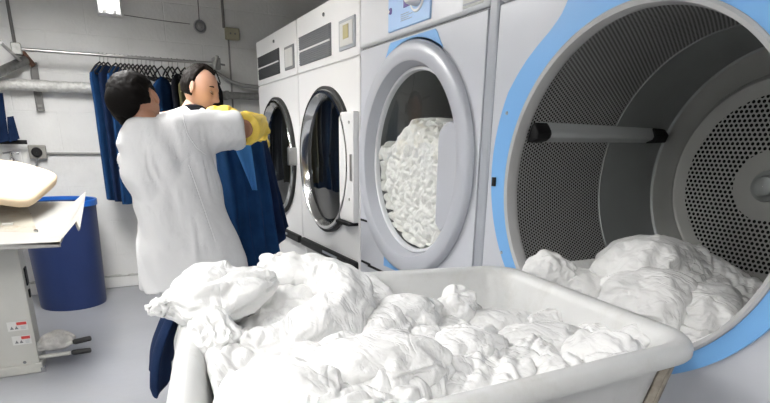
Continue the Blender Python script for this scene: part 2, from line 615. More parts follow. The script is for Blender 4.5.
def white_machine(y0, y1, label, vent_m, disp_w, flap, lcd):
    cy, cz, top = (y0 + y1) / 2 + .0, 1.185, 2.043
    t = thing('tumble_dryer', (1.7, cy, 0), label, 'washing machine', 'white machines in the row')
    b = MB()
    face_block(b, y0 + .004, y1 - .004, .60, 1.716, cy, cz, .395, XF, 2.2)
    b.box((XF, y0 + .004, 1.722), (2.2, y1 - .004, top))
    b.box((XF + .012, y0 + .01, 1.70), (2.19, y1 - .01, 1.73))
    b.box((XF + .02, y0 + .004, 0.0), (2.2, y1 - .004, .598))
    b.box((XF + .3, y0 + .02, .5), (2.18, y0 + .03, 1.7))
    body = b.build('body', WHITE_ENAMEL, t, bevel=.006)
    # kick bar: black strip under the upper panel
    k = MB().box((XF - .028, y0 + .02, .600), (XF + .03, y1 - .02, .652)).build('kick_strip', BLACK, t, bevel=.01)
    MB().box((XF - .031, y0 + .28, .622), (XF - .027, y0 + .52, .638)).build('strip_handle', MID_GREY, k, bevel=.002)
    # vent grille of two louvred fields
    v0, v1 = y0 + .385, y1 - .065
    vf = MB().box((XF - .008, v0, 1.762), (XF + .01, v1, 1.928)).build('vent_grille', vent_m, t, bevel=.003)
    s_ = MB()
    s_.box((XF - .012, v0 + .004, 1.838), (XF - .002, v1 - .004, 1.847))
    s_.build('vent_divider', WHITE_ENAMEL, vf)
    lv = MB()
    for q in range(15):
        z = 1.768 + q * .0108
        if 1.83 < z < 1.85:
            continue
        lv.box((XF - .0125, v0 + .006, z), (XF - .007, v1 - .006, z + .0045))
    stuff_less = lv.build('louvres', vent_m, vf)
    # control panel
    d0, d1 = y0 + .05, y0 + .05 + disp_w
    cp = MB().box((XF - .008, d0, 1.765), (XF + .01, d1, 1.91)).build('control_panel', MID_GREY if lcd else DARK_GREY, t, bevel=.003)
    MB().box((XF - .011, d0 + .02, 1.782), (XF - .006, d1 - .02, 1.893)).build('panel_label', PAPER, cp)
    if lcd:
        MB().box((XF - .0135, d0 + .07, 1.815), (XF - .009, d1 - .07, 1.88)).build('display', DISPLAY, cp)
    lk = MB().lathe([(XF - .008, .0), (XF - .008, .009), (XF + .002, .011)], (0, cy, 1.985), n=16).build('lock', DARK_GREY, t)
    # round door: gasket, chrome ring, glass
    MB().lathe([(XF + .002, .425), (XF - .02, .425), (XF - .022, .405), (XF + .002, .40)], (0, cy, cz)).build('door_gasket', RUBBER, t)
    ring = MB().lathe([(XF + .0, .412), (XF - .026, .409), (XF - .036, .402), (XF - .036, .386), (XF - .026, .378), (XF + .03, .352), (XF + .05, .36), (XF + .05, .39), (XF, .395)],
                      (0, cy, cz)).build('door_ring', CHROME, t)
    MB().lathe([(XF + .035, .356), (XF + .0, .345), (XF - .004, .2), (XF - .006, .001)], (0, cy, cz)).build('door_glass', GLASS_DARK, ring)
    MB().lathe([(XF + .06, .39), (XF + .10, .37), (XF + .80, .37), (XF + .80, .02), (XF + .78, .001)], (0, cy, cz)).build('drum', DRUM_SHINY, t)
    if flap:
        # the square hinge plate covering the near side of the door
        yc = cy - .285
        h = .325
        poly = [(y0 + .012, .875), (yc - .012, .875), (yc, .9)] + [(yc, 1.43), (yc - .03, 1.455), (y0 + .012, 1.455)]
        f = MB().prism(poly, XF - .036, XF - .0).build('hinge_plate', WHITE_ENAMEL, t, bevel=.006)
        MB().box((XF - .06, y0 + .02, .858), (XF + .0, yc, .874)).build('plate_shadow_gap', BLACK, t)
        MB().box((XF - .042, y0 + .02, 1.10), (XF - .035, y0 + .045, 1.24)).build('hinge', STEEL, f, bevel=.003)
        for zz in (1.40, 1.0):
            MB().lathe([(XF - .040, .0), (XF - .040, .007), (XF - .034, .009)], (0, y0 + .06, zz), n=12).build('bolt', STEEL, f)
    else:
        MB().box((XF - .06, cy - .44, 1.14), (XF + .002, cy - .40, 1.26)).build('door_hinge', STEEL, t, bevel=.006)
    return t


white_machine(3.745, 4.757, 'white front-loading machine farthest from camera, next to back wall, charcoal vent grille', VENT_DARK, .20, False, False)
white_machine(2.752, 3.737, 'white front-loading machine beside the grey washer, with olive display on its panel', VENT, .21, True, True)


def blue_accent(cy, cz, Ro, ztop, zbot, wt, foot=True):
    # go from top right of the flare clockwise (towards smaller y is negative side)
    def half(sg):
        if not foot:
            out = [(cy + sg * dy, z) for dy, z in ((.232, ztop), (.25, 1.69), (.272, 1.655), (.31, 1.622), (.36, 1.588), (.405, 1.552), (.44, 1.517))]
            out += [(cy + sg * Ro * cos(a), cz + Ro * sin(a)) for a in [radians(27) - (radians(27) + 1.55) * k / 44 for k in range(45)]]
            return out
        out = [(cy + sg * wt, ztop), (cy + sg * (wt + .02), ztop - .03), (cy + sg * (wt + .055), ztop - .075), (cy + sg * (wt + .11), cz + sqrt(max(Ro * Ro - (wt + .11) ** 2, .01)) + .012)]
        a_s = atan2(sqrt(max(Ro * Ro - (wt + .16) ** 2, .01)), wt + .16)
        for k in range(31):
            a = a_s + (-1.0 - a_s) * k / 30
            out.append((cy + sg * Ro * cos(a), cz + Ro * sin(a)))
        out += [(cy + sg * (Ro * .47), cz - Ro * .93), (cy + sg * wt * 1.2, zbot)]
        return out
    return half(1) + half(-1)[::-1]


def accent_plate(cy, cz, poly, Rin, x0, x1, n=180):
    """flat plate between a round hole and an outline, sampled by angle"""
    bb = MB()
    rings = [[], [], [], []]
    for k in range(n):
        a = 2 * pi * k / n
        c, s_ = cos(a), sin(a)
        best = Rin + .004
        for i in range(len(poly)):
            p, q = poly[i], poly[(i + 1) % len(poly)]
            px, py, qx, qy = p[0] - cy, p[1] - cz, q[0] - cy, q[1] - cz
            den = c * (qy - py) - s_ * (qx - px)
            if abs(den) < 1e-9:
                continue
            tt = (px * (qy - py) - py * (qx - px)) / den
            uu = (px * s_ - py * c) / den
            if tt > 0 and -1e-6 <= uu <= 1 + 1e-6:
                best = max(best, tt)
        for r, (x, rad) in zip(rings, ((x1, best), (x0, best), (x0, Rin), (x1, Rin))):
            r.append(bb.bm.verts.new((x, cy + rad * c, cz + rad * s_)))
    bb.skin(rings, cap=False)
    return bb


# ---- grey washer with round glass door
def build_washer():
    y0, y1, cy, cz, top = 1.700, 2.744, 2.222, 1.213, 2.16
    t = thing('washing_machine', (1.7, cy, 0), 'grey washing machine with pale blue control panel and laundry behind its round glass', 'washing machine')
    b = MB()
    face_block(b, y0, y1 - .002, .0, 1.735, cy, cz, .445, XF, 2.25)
    b.build('body', GREY_ENAMEL, t, bevel=.008)
    u = MB().box((XF - .006, y0, 1.745), (2.25, y1 - .002, top)).build('upper_panel', PALE_ENAMEL, t, bevel=.012)
    MB().box((XF + .01, y0 + .004, 1.73), (2.24, y1 - .006, 1.75)).build('panel_gap', DARK_GREY, t)
    # accent behind the door ring
    accent_plate(cy, cz, blue_accent(cy, cz, .47, 1.728, .70, .195), .455, XF - .004, XF + .002).build('blue_accent', BLUE_BAND, t)
    # control panel in the upper panel
    c0, c1 = 2.062, 2.420
    P = MB().box((XF - .014, c0, 1.768), (XF - .002, c1, 2.06)).build('control_panel', LIGHT_BLUE, t, bevel=.004)
    MB().box((XF - .0165, 2.14, 1.842), (XF - .013, 2.275, 2.0)).build('purple_field', PURPLE, P)
    MB().box((XF - .0165, 2.068, 1.842), (XF - .0135, 2.139, 2.0)).build('teal_field', mat('teal_print', (.12, .28, .47), .4), P)
    MB().lathe([(XF - .062, .0), (XF - .062, .03), (XF - .055, .036), (XF - .014, .04)], (0, 2.165, 1.868), n=40).build('dial_knob', PALE_ENAMEL, P)
    kr = MB().lathe([(XF - .0175, .049), (XF - .0175, .058), (XF - .014, .060)], (0, 2.165, 1.868), n=40).build('dial_ring', WHITE_ENAMEL, P)
    # small emblem: dark dot with a white notch
    e = MB().lathe([(XF - .0165, .0), (XF - .0165, .013), (XF - .013, .014)], (0, 2.396, 1.850), n=24).build('emblem', PURPLE, P)
    MB().prism([(2.396, 1.85), (2.412, 1.858), (2.412, 1.842)], XF - .0185, XF - .016).build('emblem_notch', WHITE_ENAMEL, e)
    for q in range(4):
        MB().box((XF - .0155, 2.20 + .03 * (q % 2), 1.795 + q * .008), (XF - .0135, 2.30, 1.7965 + q * .008)).build('print_line', MID_GREY, P)
    lb = MB().box((XF - .010, 1.722, 1.760), (XF - .004, 1.842, 1.86)).build('type_plate', PAPER, t, bevel=.002)
    MB().box((XF - .013, 1.730, 1.768), (XF - .009, 1.834, 1.773)).build('plate_rule', MID_GREY, lb)
    # lower seams
    MB().box((XF - .003, y1 - .13, .664), (XF + .02, y1 - .015, .676)).build('lower_vent_slot', BLACK, t)
    MB().box((XF - .003, 2.44, .655), (XF + .02, y1 - .10, .668)).build('vent_slot', BLACK, t)
    MB().box((XF - .003, 2.655, .893), (XF + .02, y1 - .006, .904)).build('side_slot', BLACK, t)
    # door
    ring = MB().lathe([(XF + .002, .500), (XF - .012, .500), (XF - .024, .492), (XF - .030, .482), (XF - .030, .425), (XF - .026, .419),
                       (XF + .035, .402), (XF + .045, .40), (XF + .06, .44), (XF + .002, .444)], (0, cy, cz), n=112).build('door_ring', mat('door_grey', (.47, .485, .53), .3), t)
    MB().lathe([(XF - .004, .508), (XF - .004, .500), (XF + .002, .499)], (0, cy, cz), n=112).build('door_seal', MID_GREY, ring)
    MB().lathe([(XF + .03, .404), (XF + .022, .398), (XF + .024, .388), (XF + .045, .384)], (0, cy, cz), n=112).build('glass_rim', PALE_ENAMEL, ring)
    MB().lathe([(XF + .030, .39), (XF + .018, .2), (XF + .014, .001)], (0, cy, cz), n=96).build('door_glass', GLASS, ring)
    # handle flap: the flat plate on the near side of the ring
    yc = 1.937
    zs = [.987, 1.362]
    a_hi = math.asin((1.372 - cz) / .432)
    a_lo = math.asin((.985 - cz) / .432)
    arc = [(cy - .432 * cos(a_lo + (a_hi - a_lo) * k / 24), cz + .432 * sin(a_lo + (a_hi - a_lo) * k / 24)) for k in range(25)]
    poly = [(yc - .002, .985), (1.895, .955)] + arc + [(1.865, 1.382), (1.90, 1.370), (1.927, 1.350), (yc, 1.322)]
    MB().prism(poly, XF - .0292, XF + .020).build('handle_flap', mat('flap_grey', (.47, .485, .53), .3), ring, bevel=.004)
    MB().lathe([(XF + .05, .46), (XF + .06, .44), (XF + .78, .44), (XF + .78, .02), (XF + .77, .001)], (0, cy, cz)).build('drum', DARK_STEEL, t)
    return t


build_washer()
# grey corner posts closing the gap between washer and dryer
gp = MB().box((XF + .0, 1.640, 0), (1.36, 1.697, 2.12)).build('filler_post', MID_GREY, smooth=False, bevel=.012)
tag(gp, 'narrow grey vertical filler post between the washer and the open dryer', 'post')


# ---- grey dryer with open drum
def build_dryer():
    y0, y1, cy, cz, top = .483, 1.637, 1.059, 1.183, 2.16
    t = thing('drum_dryer', (1.7, cy, 0), 'large grey tumble dryer with open perforated drum and sky blue ring', 'dryer')
    b = MB()
    face_block(b, y0, y1, .0, 1.738, cy, cz, .463, XF, 1.32)
    face_block(b, y0, y1, .0, 1.738, cy, cz, .50, 1.32, 2.25)
    b.build('body', GREY_ENAMEL, t, bevel=.006)
    MB().box((XF - .004, y0, 1.745), (2.25, y1, top)).build('upper_panel', PALE_ENAMEL, t, bevel=.012)
    MB().box((XF + .01, y0 + .004, 1.73), (2.24, y1 - .006, 1.75)).build('panel_gap', DARK_GREY, t)
    bb = accent_plate(cy, cz, blue_accent(cy + .006, cz + .038, .54, 1.735, .60, .215, False), .462, XF - .010, XF + .002)
    band = bb.build('blue_ring', BLUE_BAND, t)
    # latch slot and screws on the band
    a = MB()
    a.tube([(XF - .011, 1.585, 1.160), (XF - .011, 1.585, 1.19)], .009, 12)
    a.build('latch_slot', BLACK, band)
    for yy, zz in ((1.545, 1.40), (1.515, .935)):
        MB().lathe([(XF - .013, .0), (XF - .013, .005), (XF - .010, .006)], (0, yy, zz), n=12).build('screw', MID_GREY, band)
    MB().lathe([(XF + .0, .466), (XF - .016, .464), (XF - .020, .458), (XF - .016, .448), (XF + .012, .443), (XF + .03, .45), (XF + .06, .47)], (0, cy, cz), n=120).build('opening_lip', LIPM, t)
    # drum wall: perforated front zone, smooth rear zone
    def drum_zone(name, prof, m, par):
        mb = MB()
        n = 128
        uvl = mb.bm.loops.layers.uv.new('UVMap')
        rg = []
        for x, r in prof:
            rg.append([mb.bm.verts.new((x, cy + r * cos(2 * pi * j / n), cz + r * sin(2 * pi * j / n))) for j in range(n)])
        R = prof[0][1]
        for i in range(len(prof) - 1):
            for j in range(n):
                k = (j + 1) % n
                f = mb.bm.faces.new((rg[i][j], rg[i][k], rg[i + 1][k], rg[i + 1][j]))
                for lp, (ii, jj) in zip(f.loops, ((i, j), (i, j + 1), (i + 1, j + 1), (i + 1, j))):
                    lp[uvl].uv = (2 * pi * jj / n * R, prof[ii][0])
        return mb.build(name, m, par, fix=False)
    drum = drum_zone('drum', [(XF + .030, .452), (XF + .2, .452), (1.672, .452)], PERF, t)
    drum_zone('drum_rear_zone', [(1.672, .452), (1.676, .449), (1.69, .450), (1.90, .450), (1.945, .440), (1.95, .432)], DARK_STEEL, drum)
    # back plate with pressed ring
    mb = MB()
    n = 128
    uvl = mb.bm.loops.layers.uv.new('UVMap')
    prof = [(1.950, .434), (1.955, .40), (1.955, .352), (1.938, .342), (1.936, .334), (1.940, .325), (1.940, .10), (1.938, .045)]
    rg = [[mb.bm.verts.new((x, cy + r * cos(2 * pi * j / n), cz + r * sin(2 * pi * j / n))) for j in range(n)] for x, r in prof]
    for i in range(len(prof) - 1):
        for j in range(n):
            k = (j + 1) % n
            f = mb.bm.faces.new((rg[i][j], rg[i][k], rg[i + 1][k], rg[i + 1][j]))
            for lp in f.loops:
                lp[uvl].uv = (lp.vert.co.y - cy, lp.vert.co.z - cz)
    bp = mb.build('back_plate', PERF_BACK, drum, fix=False)
    MB().lathe([(1.942, .052), (1.93, .048), (1.926, .036), (1.915, .03), (1.912, .02), (1.912, .001)], (0, cy, cz), n=48).build('hub', DARK_STEEL, bp)
    # three lifters along the drum wall
    for ang in (20.5, 140.5, 260.5):
        a = radians(ang)
        er, et = Vector((0, cos(a), sin(a))), Vector((0, -sin(a), cos(a)))
        o = Vector((0, cy, cz))
        mb = MB()
        rg = []
        for x, h, w in ((1.30, .020, .024), (1.33, .026, .024), (1.88, .026, .020), (1.93, .016, .016)):
            rg.append([mb.bm.verts.new(o + Vector((x, 0, 0)) + er * (.4515 - hh) + et * ww) for hh, ww in ((0, -w * 1.5), (h * .8, -w * .55), (h, -w * .25), (h, w * .25), (h * .8, w * .55), (0, w * 1.5))])
        mb.skin(rg)
        lf = mb.build('lifter', LIFT, drum, bevel=.004)
        c = MB()
        rg = []
        for x, h, w in ((1.285, .02, .018), (1.292, .036, .025), (1.345, .040, .025), (1.36, .030, .018)):
            rg.append([c.bm.verts.new(o + Vector((x, 0, 0)) + er * (.4515 - hh) + et * ww) for hh, ww in ((0.004, -w * 1.4), (h * .8, -w * .7), (h, -w * .3), (h, w * .3), (h * .8, w * .7), (0.004, w * 1.4))])
        c.skin(rg)
        c.build('end_cap', BLACK, lf, bevel=.004)
        c = MB()
        c.box((1.895, -1, -1), (1.896, 1, 1)) if False else None
        rg = []
        for x, h, w in ((1.865, .038, .030), (1.935, .034, .028)):
            rg.append([c.bm.verts.new(o + Vector((x, 0, 0)) + er * (.4515 - hh) + et * ww) for hh, ww in ((0.004, -w), (h, -w * .5), (h, w * .5), (0.004, w))])
        c.skin(rg)
        c.build('rear_cap', BLACK, lf, bevel=.003)
    return t


build_dryer()


# ------------------------------------------------------------------ laundry
def crumple_blob(name, c, r, rotz, seed, label, group, amp=.022, scale=9, sub=5, m=None, tilt=(0, 0), cat='laundry', lump=.25, stretch=(1.0, .55, 1.0), frames=24, shrink=-.32):
    bm = bmesh.new()
    bmesh.ops.create_icosphere(bm, subdivisions=sub, radius=1)
    R = Euler((tilt[0], tilt[1], rotz)).to_matrix()
    S = Matrix.Diagonal(Vector(stretch)) @ Euler((seed * .7, seed * 1.3, seed * 2.1)).to_matrix()
    for v in bm.verts:
        d = v.co.copy()
        k = 1 + lump * nz(d, 1.5, seed * 3.1) + lump * .5 * nz(d, 3.1, seed * 5.3)
        p = Vector((d.x * r[0] * k, d.y * r[1] * k, d.z * r[2] * k))
        v.co = Vector(c) + R @ p
    me = bpy.data.meshes.new(name)
    bm.to_mesh(me)
    core = me.copy()
    for v in core.vertices:
        v.co = Vector(c) + (v.co - Vector(c)) * .9
    bm.free()
    displace(me, lambda p, n: folds(p, seed, scale, amp * .35, S))
    me = grow_cloth(me, core, frames, shrink, .06, True, .3, -1.4)
    o = link(name, me, m or LINEN, None, angle=180)
    add_subsurf(o)
    return tag(o, label, cat, group)


def twist_roll(name, pts, rad, seed, label, group, turns=1.4, nf=5, amp=.3, m=None, flat=.8):
    """a sheet wrung into a loose rope: folds run along and wind round it"""
    P = [Vector(p) for p in pts]
    N = 64
    # Catmull-Rom
    def cr(L, u):
        n = len(L) - 1
        f = u * n
        i = min(int(f), n - 1)
        t = f - i
        p0, p1, p2, p3 = L[max(i - 1, 0)], L[i], L[i + 1], L[min(i + 2, n)]
        return 0.5 * ((2 * p1) + (p2 - p0) * t + (2 * p0 - 5 * p1 + 4 * p2 - p3) * t * t + (3 * p1 - p0 - 3 * p2 + p3) * t ** 3)
    mb = MB()
    M_ = 44
    rings = []
    for i in range(N + 1):
        u = i / N
        c = cr(P, u)
        tg = (cr(P, min(u + .01, 1)) - cr(P, max(u - .01, 0))).normalized()
        e1 = Vector((0, 0, 1)).cross(tg).normalized()
        e2 = tg.cross(e1)
        R = cr(rad, u)
        if u < .06:
            R *= sqrt(max(u / .06, .02))
        if u > .94:
            R *= sqrt(max((1 - u) / .06, .02))
        ring = []
        for j in range(M_):
            th = 2 * pi * j / M_
            ph = th * nf / 2 + turns * 2 * pi * u + 1.6 * noise.noise(Vector((cos(th) * 1.2, sin(th) * 1.2, u * 3 + seed)))
            w = abs(sin(ph)) ** .7
            k = 1 - amp * (1 - w) + .18 * noise.noise(Vector((cos(th) * 1.5 + seed, sin(th) * 1.5, u * 5)))
            k += .10 * noise.noise(Vector((cos(th) * 5, sin(th) * 5 + seed, u * 9)))
            ring.append(mb.bm.verts.new(c + R * k * (cos(th) * e1 + flat * sin(th) * e2)))
        rings.append(ring)
    mb.skin(rings)
    bmesh.ops.recalc_face_normals(mb.bm, faces=mb.bm.faces[:])
    me = bpy.data.meshes.new(name)
    mb.bm.to_mesh(me)
    mb.bm.free()
    core = me.copy()
    displace(core, lambda p, n: -.006)
    displace(me, lambda p, n: folds(p, seed, 16, .004))
    me = grow_cloth(me, core, 22, -.22, .05, True, .3, -1.4)
    return tag(add_subsurf(link(name, me, m or LINEN, None, angle=180)), label, 'laundry', group)


SIM = True


def grow_cloth(me, core, frames=22, shrink=-.38, bend=.1, selfc=True, grav=.06, press=-.6, pin=None, quality=4, gdir=(0, 0, -1)):
    """let a cloth skin that is too large for its core settle on it, so that it wrinkles like crumpled linen"""
    if not SIM:
        bpy.data.meshes.remove(core)
        return me
    o = bpy.data.objects.new('tmp_cloth', me)
    k = bpy.data.objects.new('tmp_core', core)
    COL.objects.link(o)
    COL.objects.link(k)
    k.modifiers.new('col', 'COLLISION')
    k.collision.thickness_outer = .004
    k.collision.cloth_friction = 20
    scene.gravity = Vector(gdir) * 9.81
    md = o.modifiers.new('cloth', 'CLOTH')
    c = md.settings
    c.quality = quality
    c.mass = .2
    c.tension_stiffness = c.compression_stiffness = 15
    c.shear_stiffness = 3
    c.bending_stiffness = bend
    c.shrink_min = c.shrink_max = shrink
    c.effector_weights.gravity = grav
    c.air_damping = 4
    if press:
        c.use_pressure = True
        c.uniform_pressure_force = press
    if pin:
        g = o.vertex_groups.new(name='pin')
        g.add(pin, 1.0, 'REPLACE')
        c.vertex_group_mass = 'pin'
    cs = md.collision_settings
    cs.distance_min = .004
    cs.collision_quality = 2
    cs.use_self_collision = selfc
    cs.self_distance_min = .003
    md.point_cache.frame_start = 1
    md.point_cache.frame_end = frames + 1
    for f in range(1, frames + 1):
        scene.frame_set(f)
    dg = bpy.context.evaluated_depsgraph_get()
    res = bpy.data.meshes.new_from_object(o.evaluated_get(dg))
    bpy.data.objects.remove(o)
    bpy.data.objects.remove(k)
    scene.frame_set(1)
    scene.gravity = (0, 0, -9.81)
    return res


def tufts(me, gap, seed):
    """scattered points, about gap apart, where the cloth is caught in the heap below"""
    rnd = random.Random(seed)
    ids = list(range(len(me.vertices)))
    rnd.shuffle(ids)
    cells, out = {}, []
    for i in ids:
        c = me.vertices[i].co
        k = (int(c.x // gap), int(c.y // gap), int(c.z // gap))
        near = [q for dx in (-1, 0, 1) for dy in (-1, 0, 1) for dz in (-1, 0, 1) for q in cells.get((k[0] + dx, k[1] + dy, k[2] + dz), ())]
        g = gap * (.7 + .8 * rnd.random())
        if all((q - c).length > g for q in near):
            cells.setdefault(k, []).append(c.copy())
            out.append(i)
    return out


def add_subsurf(o):
    md = o.modifiers.new('smooth_cloth', 'SUBSURF')
    md.levels = md.render_levels = 1
    return o


# ---- the laundry cart
TH = radians(10)
UU, VV = Vector((sin(TH), cos(TH), 0)), Vector((cos(TH), -sin(TH), 0))


def uv(v, u, z):
    return VV * v + UU * u + Vector((0, 0, z))


CORN = [(-.10, .60), (.972, .815), (.925, 1.60), (-.10, 1.60)]     # rim corners (v, u)


def rim_loop(inset, z, rad, n=8):
    pts = []
    L = len(CORN)
    for i in range(L):
        p, a, b = Vector(CORN[i]), Vector(CORN[i - 1]), Vector(CORN[(i + 1) % L])
        da, db = (a - p).normalized(), (b - p).normalized()
        bis = (da + db).normalized()
        half = da.angle(db) / 2
        q = p + bis * (inset / sin(half))
        r = max(rad, .01)
        cen = q + bis * (r / sin(half))
        t0 = q + da * (r / math.tan(half)) - cen
        t1 = q + db * (r / math.tan(half)) - cen
        a0, a1 = atan2(t0.y, t0.x), atan2(t1.y, t1.x)
        d = (a1 - a0 + pi) % (2 * pi) - pi
        for k in range(n + 1):
            aa = a0 + d * k / n
            pts.append(uv(cen.x + r * cos(aa), cen.y + r * sin(aa), z))
    return pts


cart = thing('laundry_cart', uv(.42, 1.13, 0), 'grey-white plastic laundry cart heaped with white linen in the foreground', 'cart')
tb = MB()
prof = [(.155, .27, .05), (.048, .865, .085), (.040, .880, .09), (.006, .879, .11), (.0, .886, .115), (0, .900, .115), (.006, .912, .11), (.016, .920, .10), (.032, .920, .09),
        (.046, .912, .08), (.054, .895, .075), (.060, .86, .07), (.165, .29, .045)]
tb.skin([[tb.bm.verts.new(p) for p in rim_loop(*q)] for q in prof], cap=True)
tb.build('tub', TUB, cart, angle=50)
fr = MB()
for i, (v, u) in enumerate([(-.065, .66), (.903, .85), (.89, 1.56), (-.065, 1.56)]):
    c = Vector((.42, 1.13))
    d = (c - Vector((v, u)))
    pb = Vector((v, u)) + d.normalized() * .155
    a, b = uv(v, u, .865), uv(pb.x, pb.y, .16)
    po = MB()
    po.tube([a, b], .017, 4, flat=(.5, UU))
    po.tube([a + VV * (.012 if v < .4 else -.012), b + VV * (.012 if v < .4 else -.012)], .012, 4)
    po.build('frame_post', POST, cart, bevel=.002)
base = [uv(v, u, .16) for v, u in ((.03, .75), (.80, .88), (.79, 1.45), (.04, 1.45))]
for i in range(4):
    fr.tube([base[i], base[(i + 1) % 4]], .018, 4)
fr.tube([uv(.03, 1.1, .16), uv(.8, 1.1, .16)], .018, 4)
fr.build('base_frame', STEEL, cart)
for v, u in ((.08, .80), (.76, .92), (.75, 1.40), (.08, 1.40)):
    w = MB()
    c = uv(v, u, .06)
    w.tube([c - VV * .018, c + VV * .018], .06, 24)
    cs = w.build('caster', RUBBER, cart, bevel=.006)
    k = MB()
    k.box((-.006, -.03, .02), (.006, .03, .10), Matrix.Translation(c + VV * .026))
    k.box((-.006, -.03, .02), (.006, .03, .10), Matrix.Translation(c - VV * .026))
    k.box((-.035, -.03, .085), (.035, .03, .10), Matrix.Translation(c))
    k.build('caster_fork', STEEL, cs)


# base of the load: a heap nobody could count, lying in the tub
def heap_height(v, u):
    z = .872
    z -= .048 * smoothstep(.28, .62, v) * smoothstep(1.0, 1.45, u)
    z -= .065 * smoothstep(.5, .9, v) * smoothstep(.82, 1.2, u)
    z += .03 * smoothstep(.5, .1, v)
    z += .030 * nz((v, u, 0), 4.0, 2.2) + .02 * nz((v, u, 0), 8.0, 5.2)
    return z


mb = MB()
NG = 110
vgrid = []
for i in range(NG + 1):
    row = []
    for j in range(NG + 1):
        s_, t_ = i / NG, j / NG
        v = -.040 + .90 * s_
        umin = .60 + .205 * (v + .10) / 1.025 + .066
        u = umin + (1.548 - umin) * t_
        row.append(mb.bm.verts.new(uv(v, u, heap_height(v, u))))
    vgrid.append(row)
mb.skin(vgrid, cap=False, closed=False)
under = [mb.bm.verts.new(uv(.42 + (v - .42) * .85, 1.1 + (u - 1.1) * .85, .30)) for v, u in ((-.045, .66), (.87, .82), (.87, 1.548), (-.045, 1.548))]
bnd = vgrid[0][::-1] + [r[0] for r in vgrid[1:-1]]
# close the underside with a skirt
loop = [r[0] for r in vgrid] + vgrid[-1][1:] + [r[-1] for r in vgrid[::-1]][1:] + vgrid[0][::-1][1:-1]
low = [mb.bm.verts.new(Vector((q.co.x, q.co.y, .30)) * 1 + (uv(.42, 1.13, .30) - Vector((q.co.x, q.co.y, .30))) * .30) for q in loop]
mb.skin([loop, low], cap=False)
for v_ in under:
    mb.bm.verts.remove(v_)
bmesh.ops.recalc_face_normals(mb.bm, faces=mb.bm.faces[:])
me = bpy.data.meshes.new('white_laundry')
mb.bm.to_mesh(me)
mb.bm.free()
Smat = Matrix.Diagonal(Vector((1, .6, 1))) @ Euler((0, 0, .6)).to_matrix()
displace(me, lambda p, n: folds(p, 1.3, 6, .040, Smat) if p.z > .5 and n.z > .05 else 0)
edge_ids = [v.index for v in me.vertices if v.index >= (NG + 1) ** 2 or v.index // (NG + 1) in (0, NG) or v.index % (NG + 1) in (0, NG)]
core = me.copy()
for v in core.vertices:
    v.co.z -= .012
edge_ids += tufts(me, .17, 31)
me = grow_cloth(me, core, 20, -.15, .3, True, 1.0, 0, edge_ids)
hp = add_subsurf(link('white_laundry', me, LINEN, None, angle=180))
tag(stuff(hp), 'loose heap of crumpled white linen filling the cart', 'laundry')

GC = 'white sheets on the cart load'
twist_roll('bed_sheet', [at(149, 311, Y=1.17), at(170, 305, Y=1.2), at(204, 306, Y=1.2), at(240, 292, Y=1.22), at(274, 276, Y=1.26)],
           [.016, .032, .062, .056, .025], 3.2, 'white sheet whose end hangs out over the back left corner of the cart', GC, turns=.5, nf=6, amp=.34, flat=.75)
crumple_blob('bed_sheet', at(216, 287, Y=1.3), (.075, .075, .060), .4, 2.4, 'bunched white sheet on the cart load, right below the hem of the white tunic', GC, amp=.018, scale=8)
twist_roll('bed_sheet', [at(238, 348, Y=1.06), at(275, 345, Y=1.08), at(322, 326, Y=1.12), at(348, 300, Y=1.2), at(330, 278, Y=1.3), at(290, 272, Y=1.36), at(262, 270, Y=1.4)],
           [.03, .05, .062, .065, .062, .055, .03], 8.6, 'long white sheet twisted into an arch on the left half of the cart load', GC, turns=1.1, nf=5, amp=.25)
crumple_blob('bed_sheet', at(215, 338, Y=1.10), (.042, .05, .052), .2, 5.5, 'small puffed ball of white linen just inside the left rim of the cart', GC, amp=.013, scale=11)
crumple_blob('bed_sheet', at(345, 292, Y=1.42), (.11, .085, .05), -.3, 6.6, 'white sheet draped over the back rim of the cart, before the grey washer', GC, amp=.010, scale=9)
crumple_blob('bed_sheet', at(456, 311, Y=1.22), (.055, .05, .060), .3, 7.9, 'peaked white cloth in the cart, in front of the bare stretch of back wall', GC, amp=.016, scale=11)
crumple_blob('bed_sheet', at(498, 324, Y=1.15), (.105, .06, .040), -.5, 8.3, 'white sheet sloping down to the right of the peaked cloth in the cart', GC, amp=.016, scale=10)
crumple_blob('bed_sheet', at(405, 312, Y=1.20), (.09, .07, .045), .5, 13.4, 'white sheet between the twisted arch and the peaked cloth in the cart', GC, amp=.016, scale=10)
crumple_blob('bed_sheet', at(548, 340, Y=.95), (.105, .06, .038), -.3, 19.2, 'white sheet in the right half of the cart, below the small crumpled cloth', GC, amp=.016, scale=10)
crumple_blob('bed_sheet', at(602, 341, Y=.90), (.08, .055, .034), .4, 20.6, 'white sheet in the cart, just left of the rounded cloth in the corner', GC, amp=.016, scale=11)
crumple_blob('bed_sheet', at(465, 350, Y=.92), (.09, .06, .04), .2, 22.8, 'white sheet at the front middle of the cart, right of the broad front sheet', GC, amp=.016, scale=11)
crumple_blob('bed_sheet', at(546, 325, Y=1.08), (.055, .045, .036), .1, 9.4, 'small crumpled white cloth by the right inner wall of the cart', GC, amp=.013, scale=14)
crumple_blob('bed_sheet', at(643, 337, Y=.80), (.055, .045, .035), .3, 10.3, 'rounded white cloth in the front right corner of the cart', GC, amp=.010, scale=12, sub=4)
crumple_blob('bed_sheet', at(378, 360, Y=.86), (.13, .085, .045), .2, 11.7, 'broad white sheet at the front of the cart load, against the near rim', GC, amp=.014, scale=8)
crumple_blob('bed_sheet', at(285, 392, Y=.80), (.075, .075, .05), .9, 12.9, 'white sheet in the cart at the bottom edge of the photo', GC, amp=.018, scale=8)

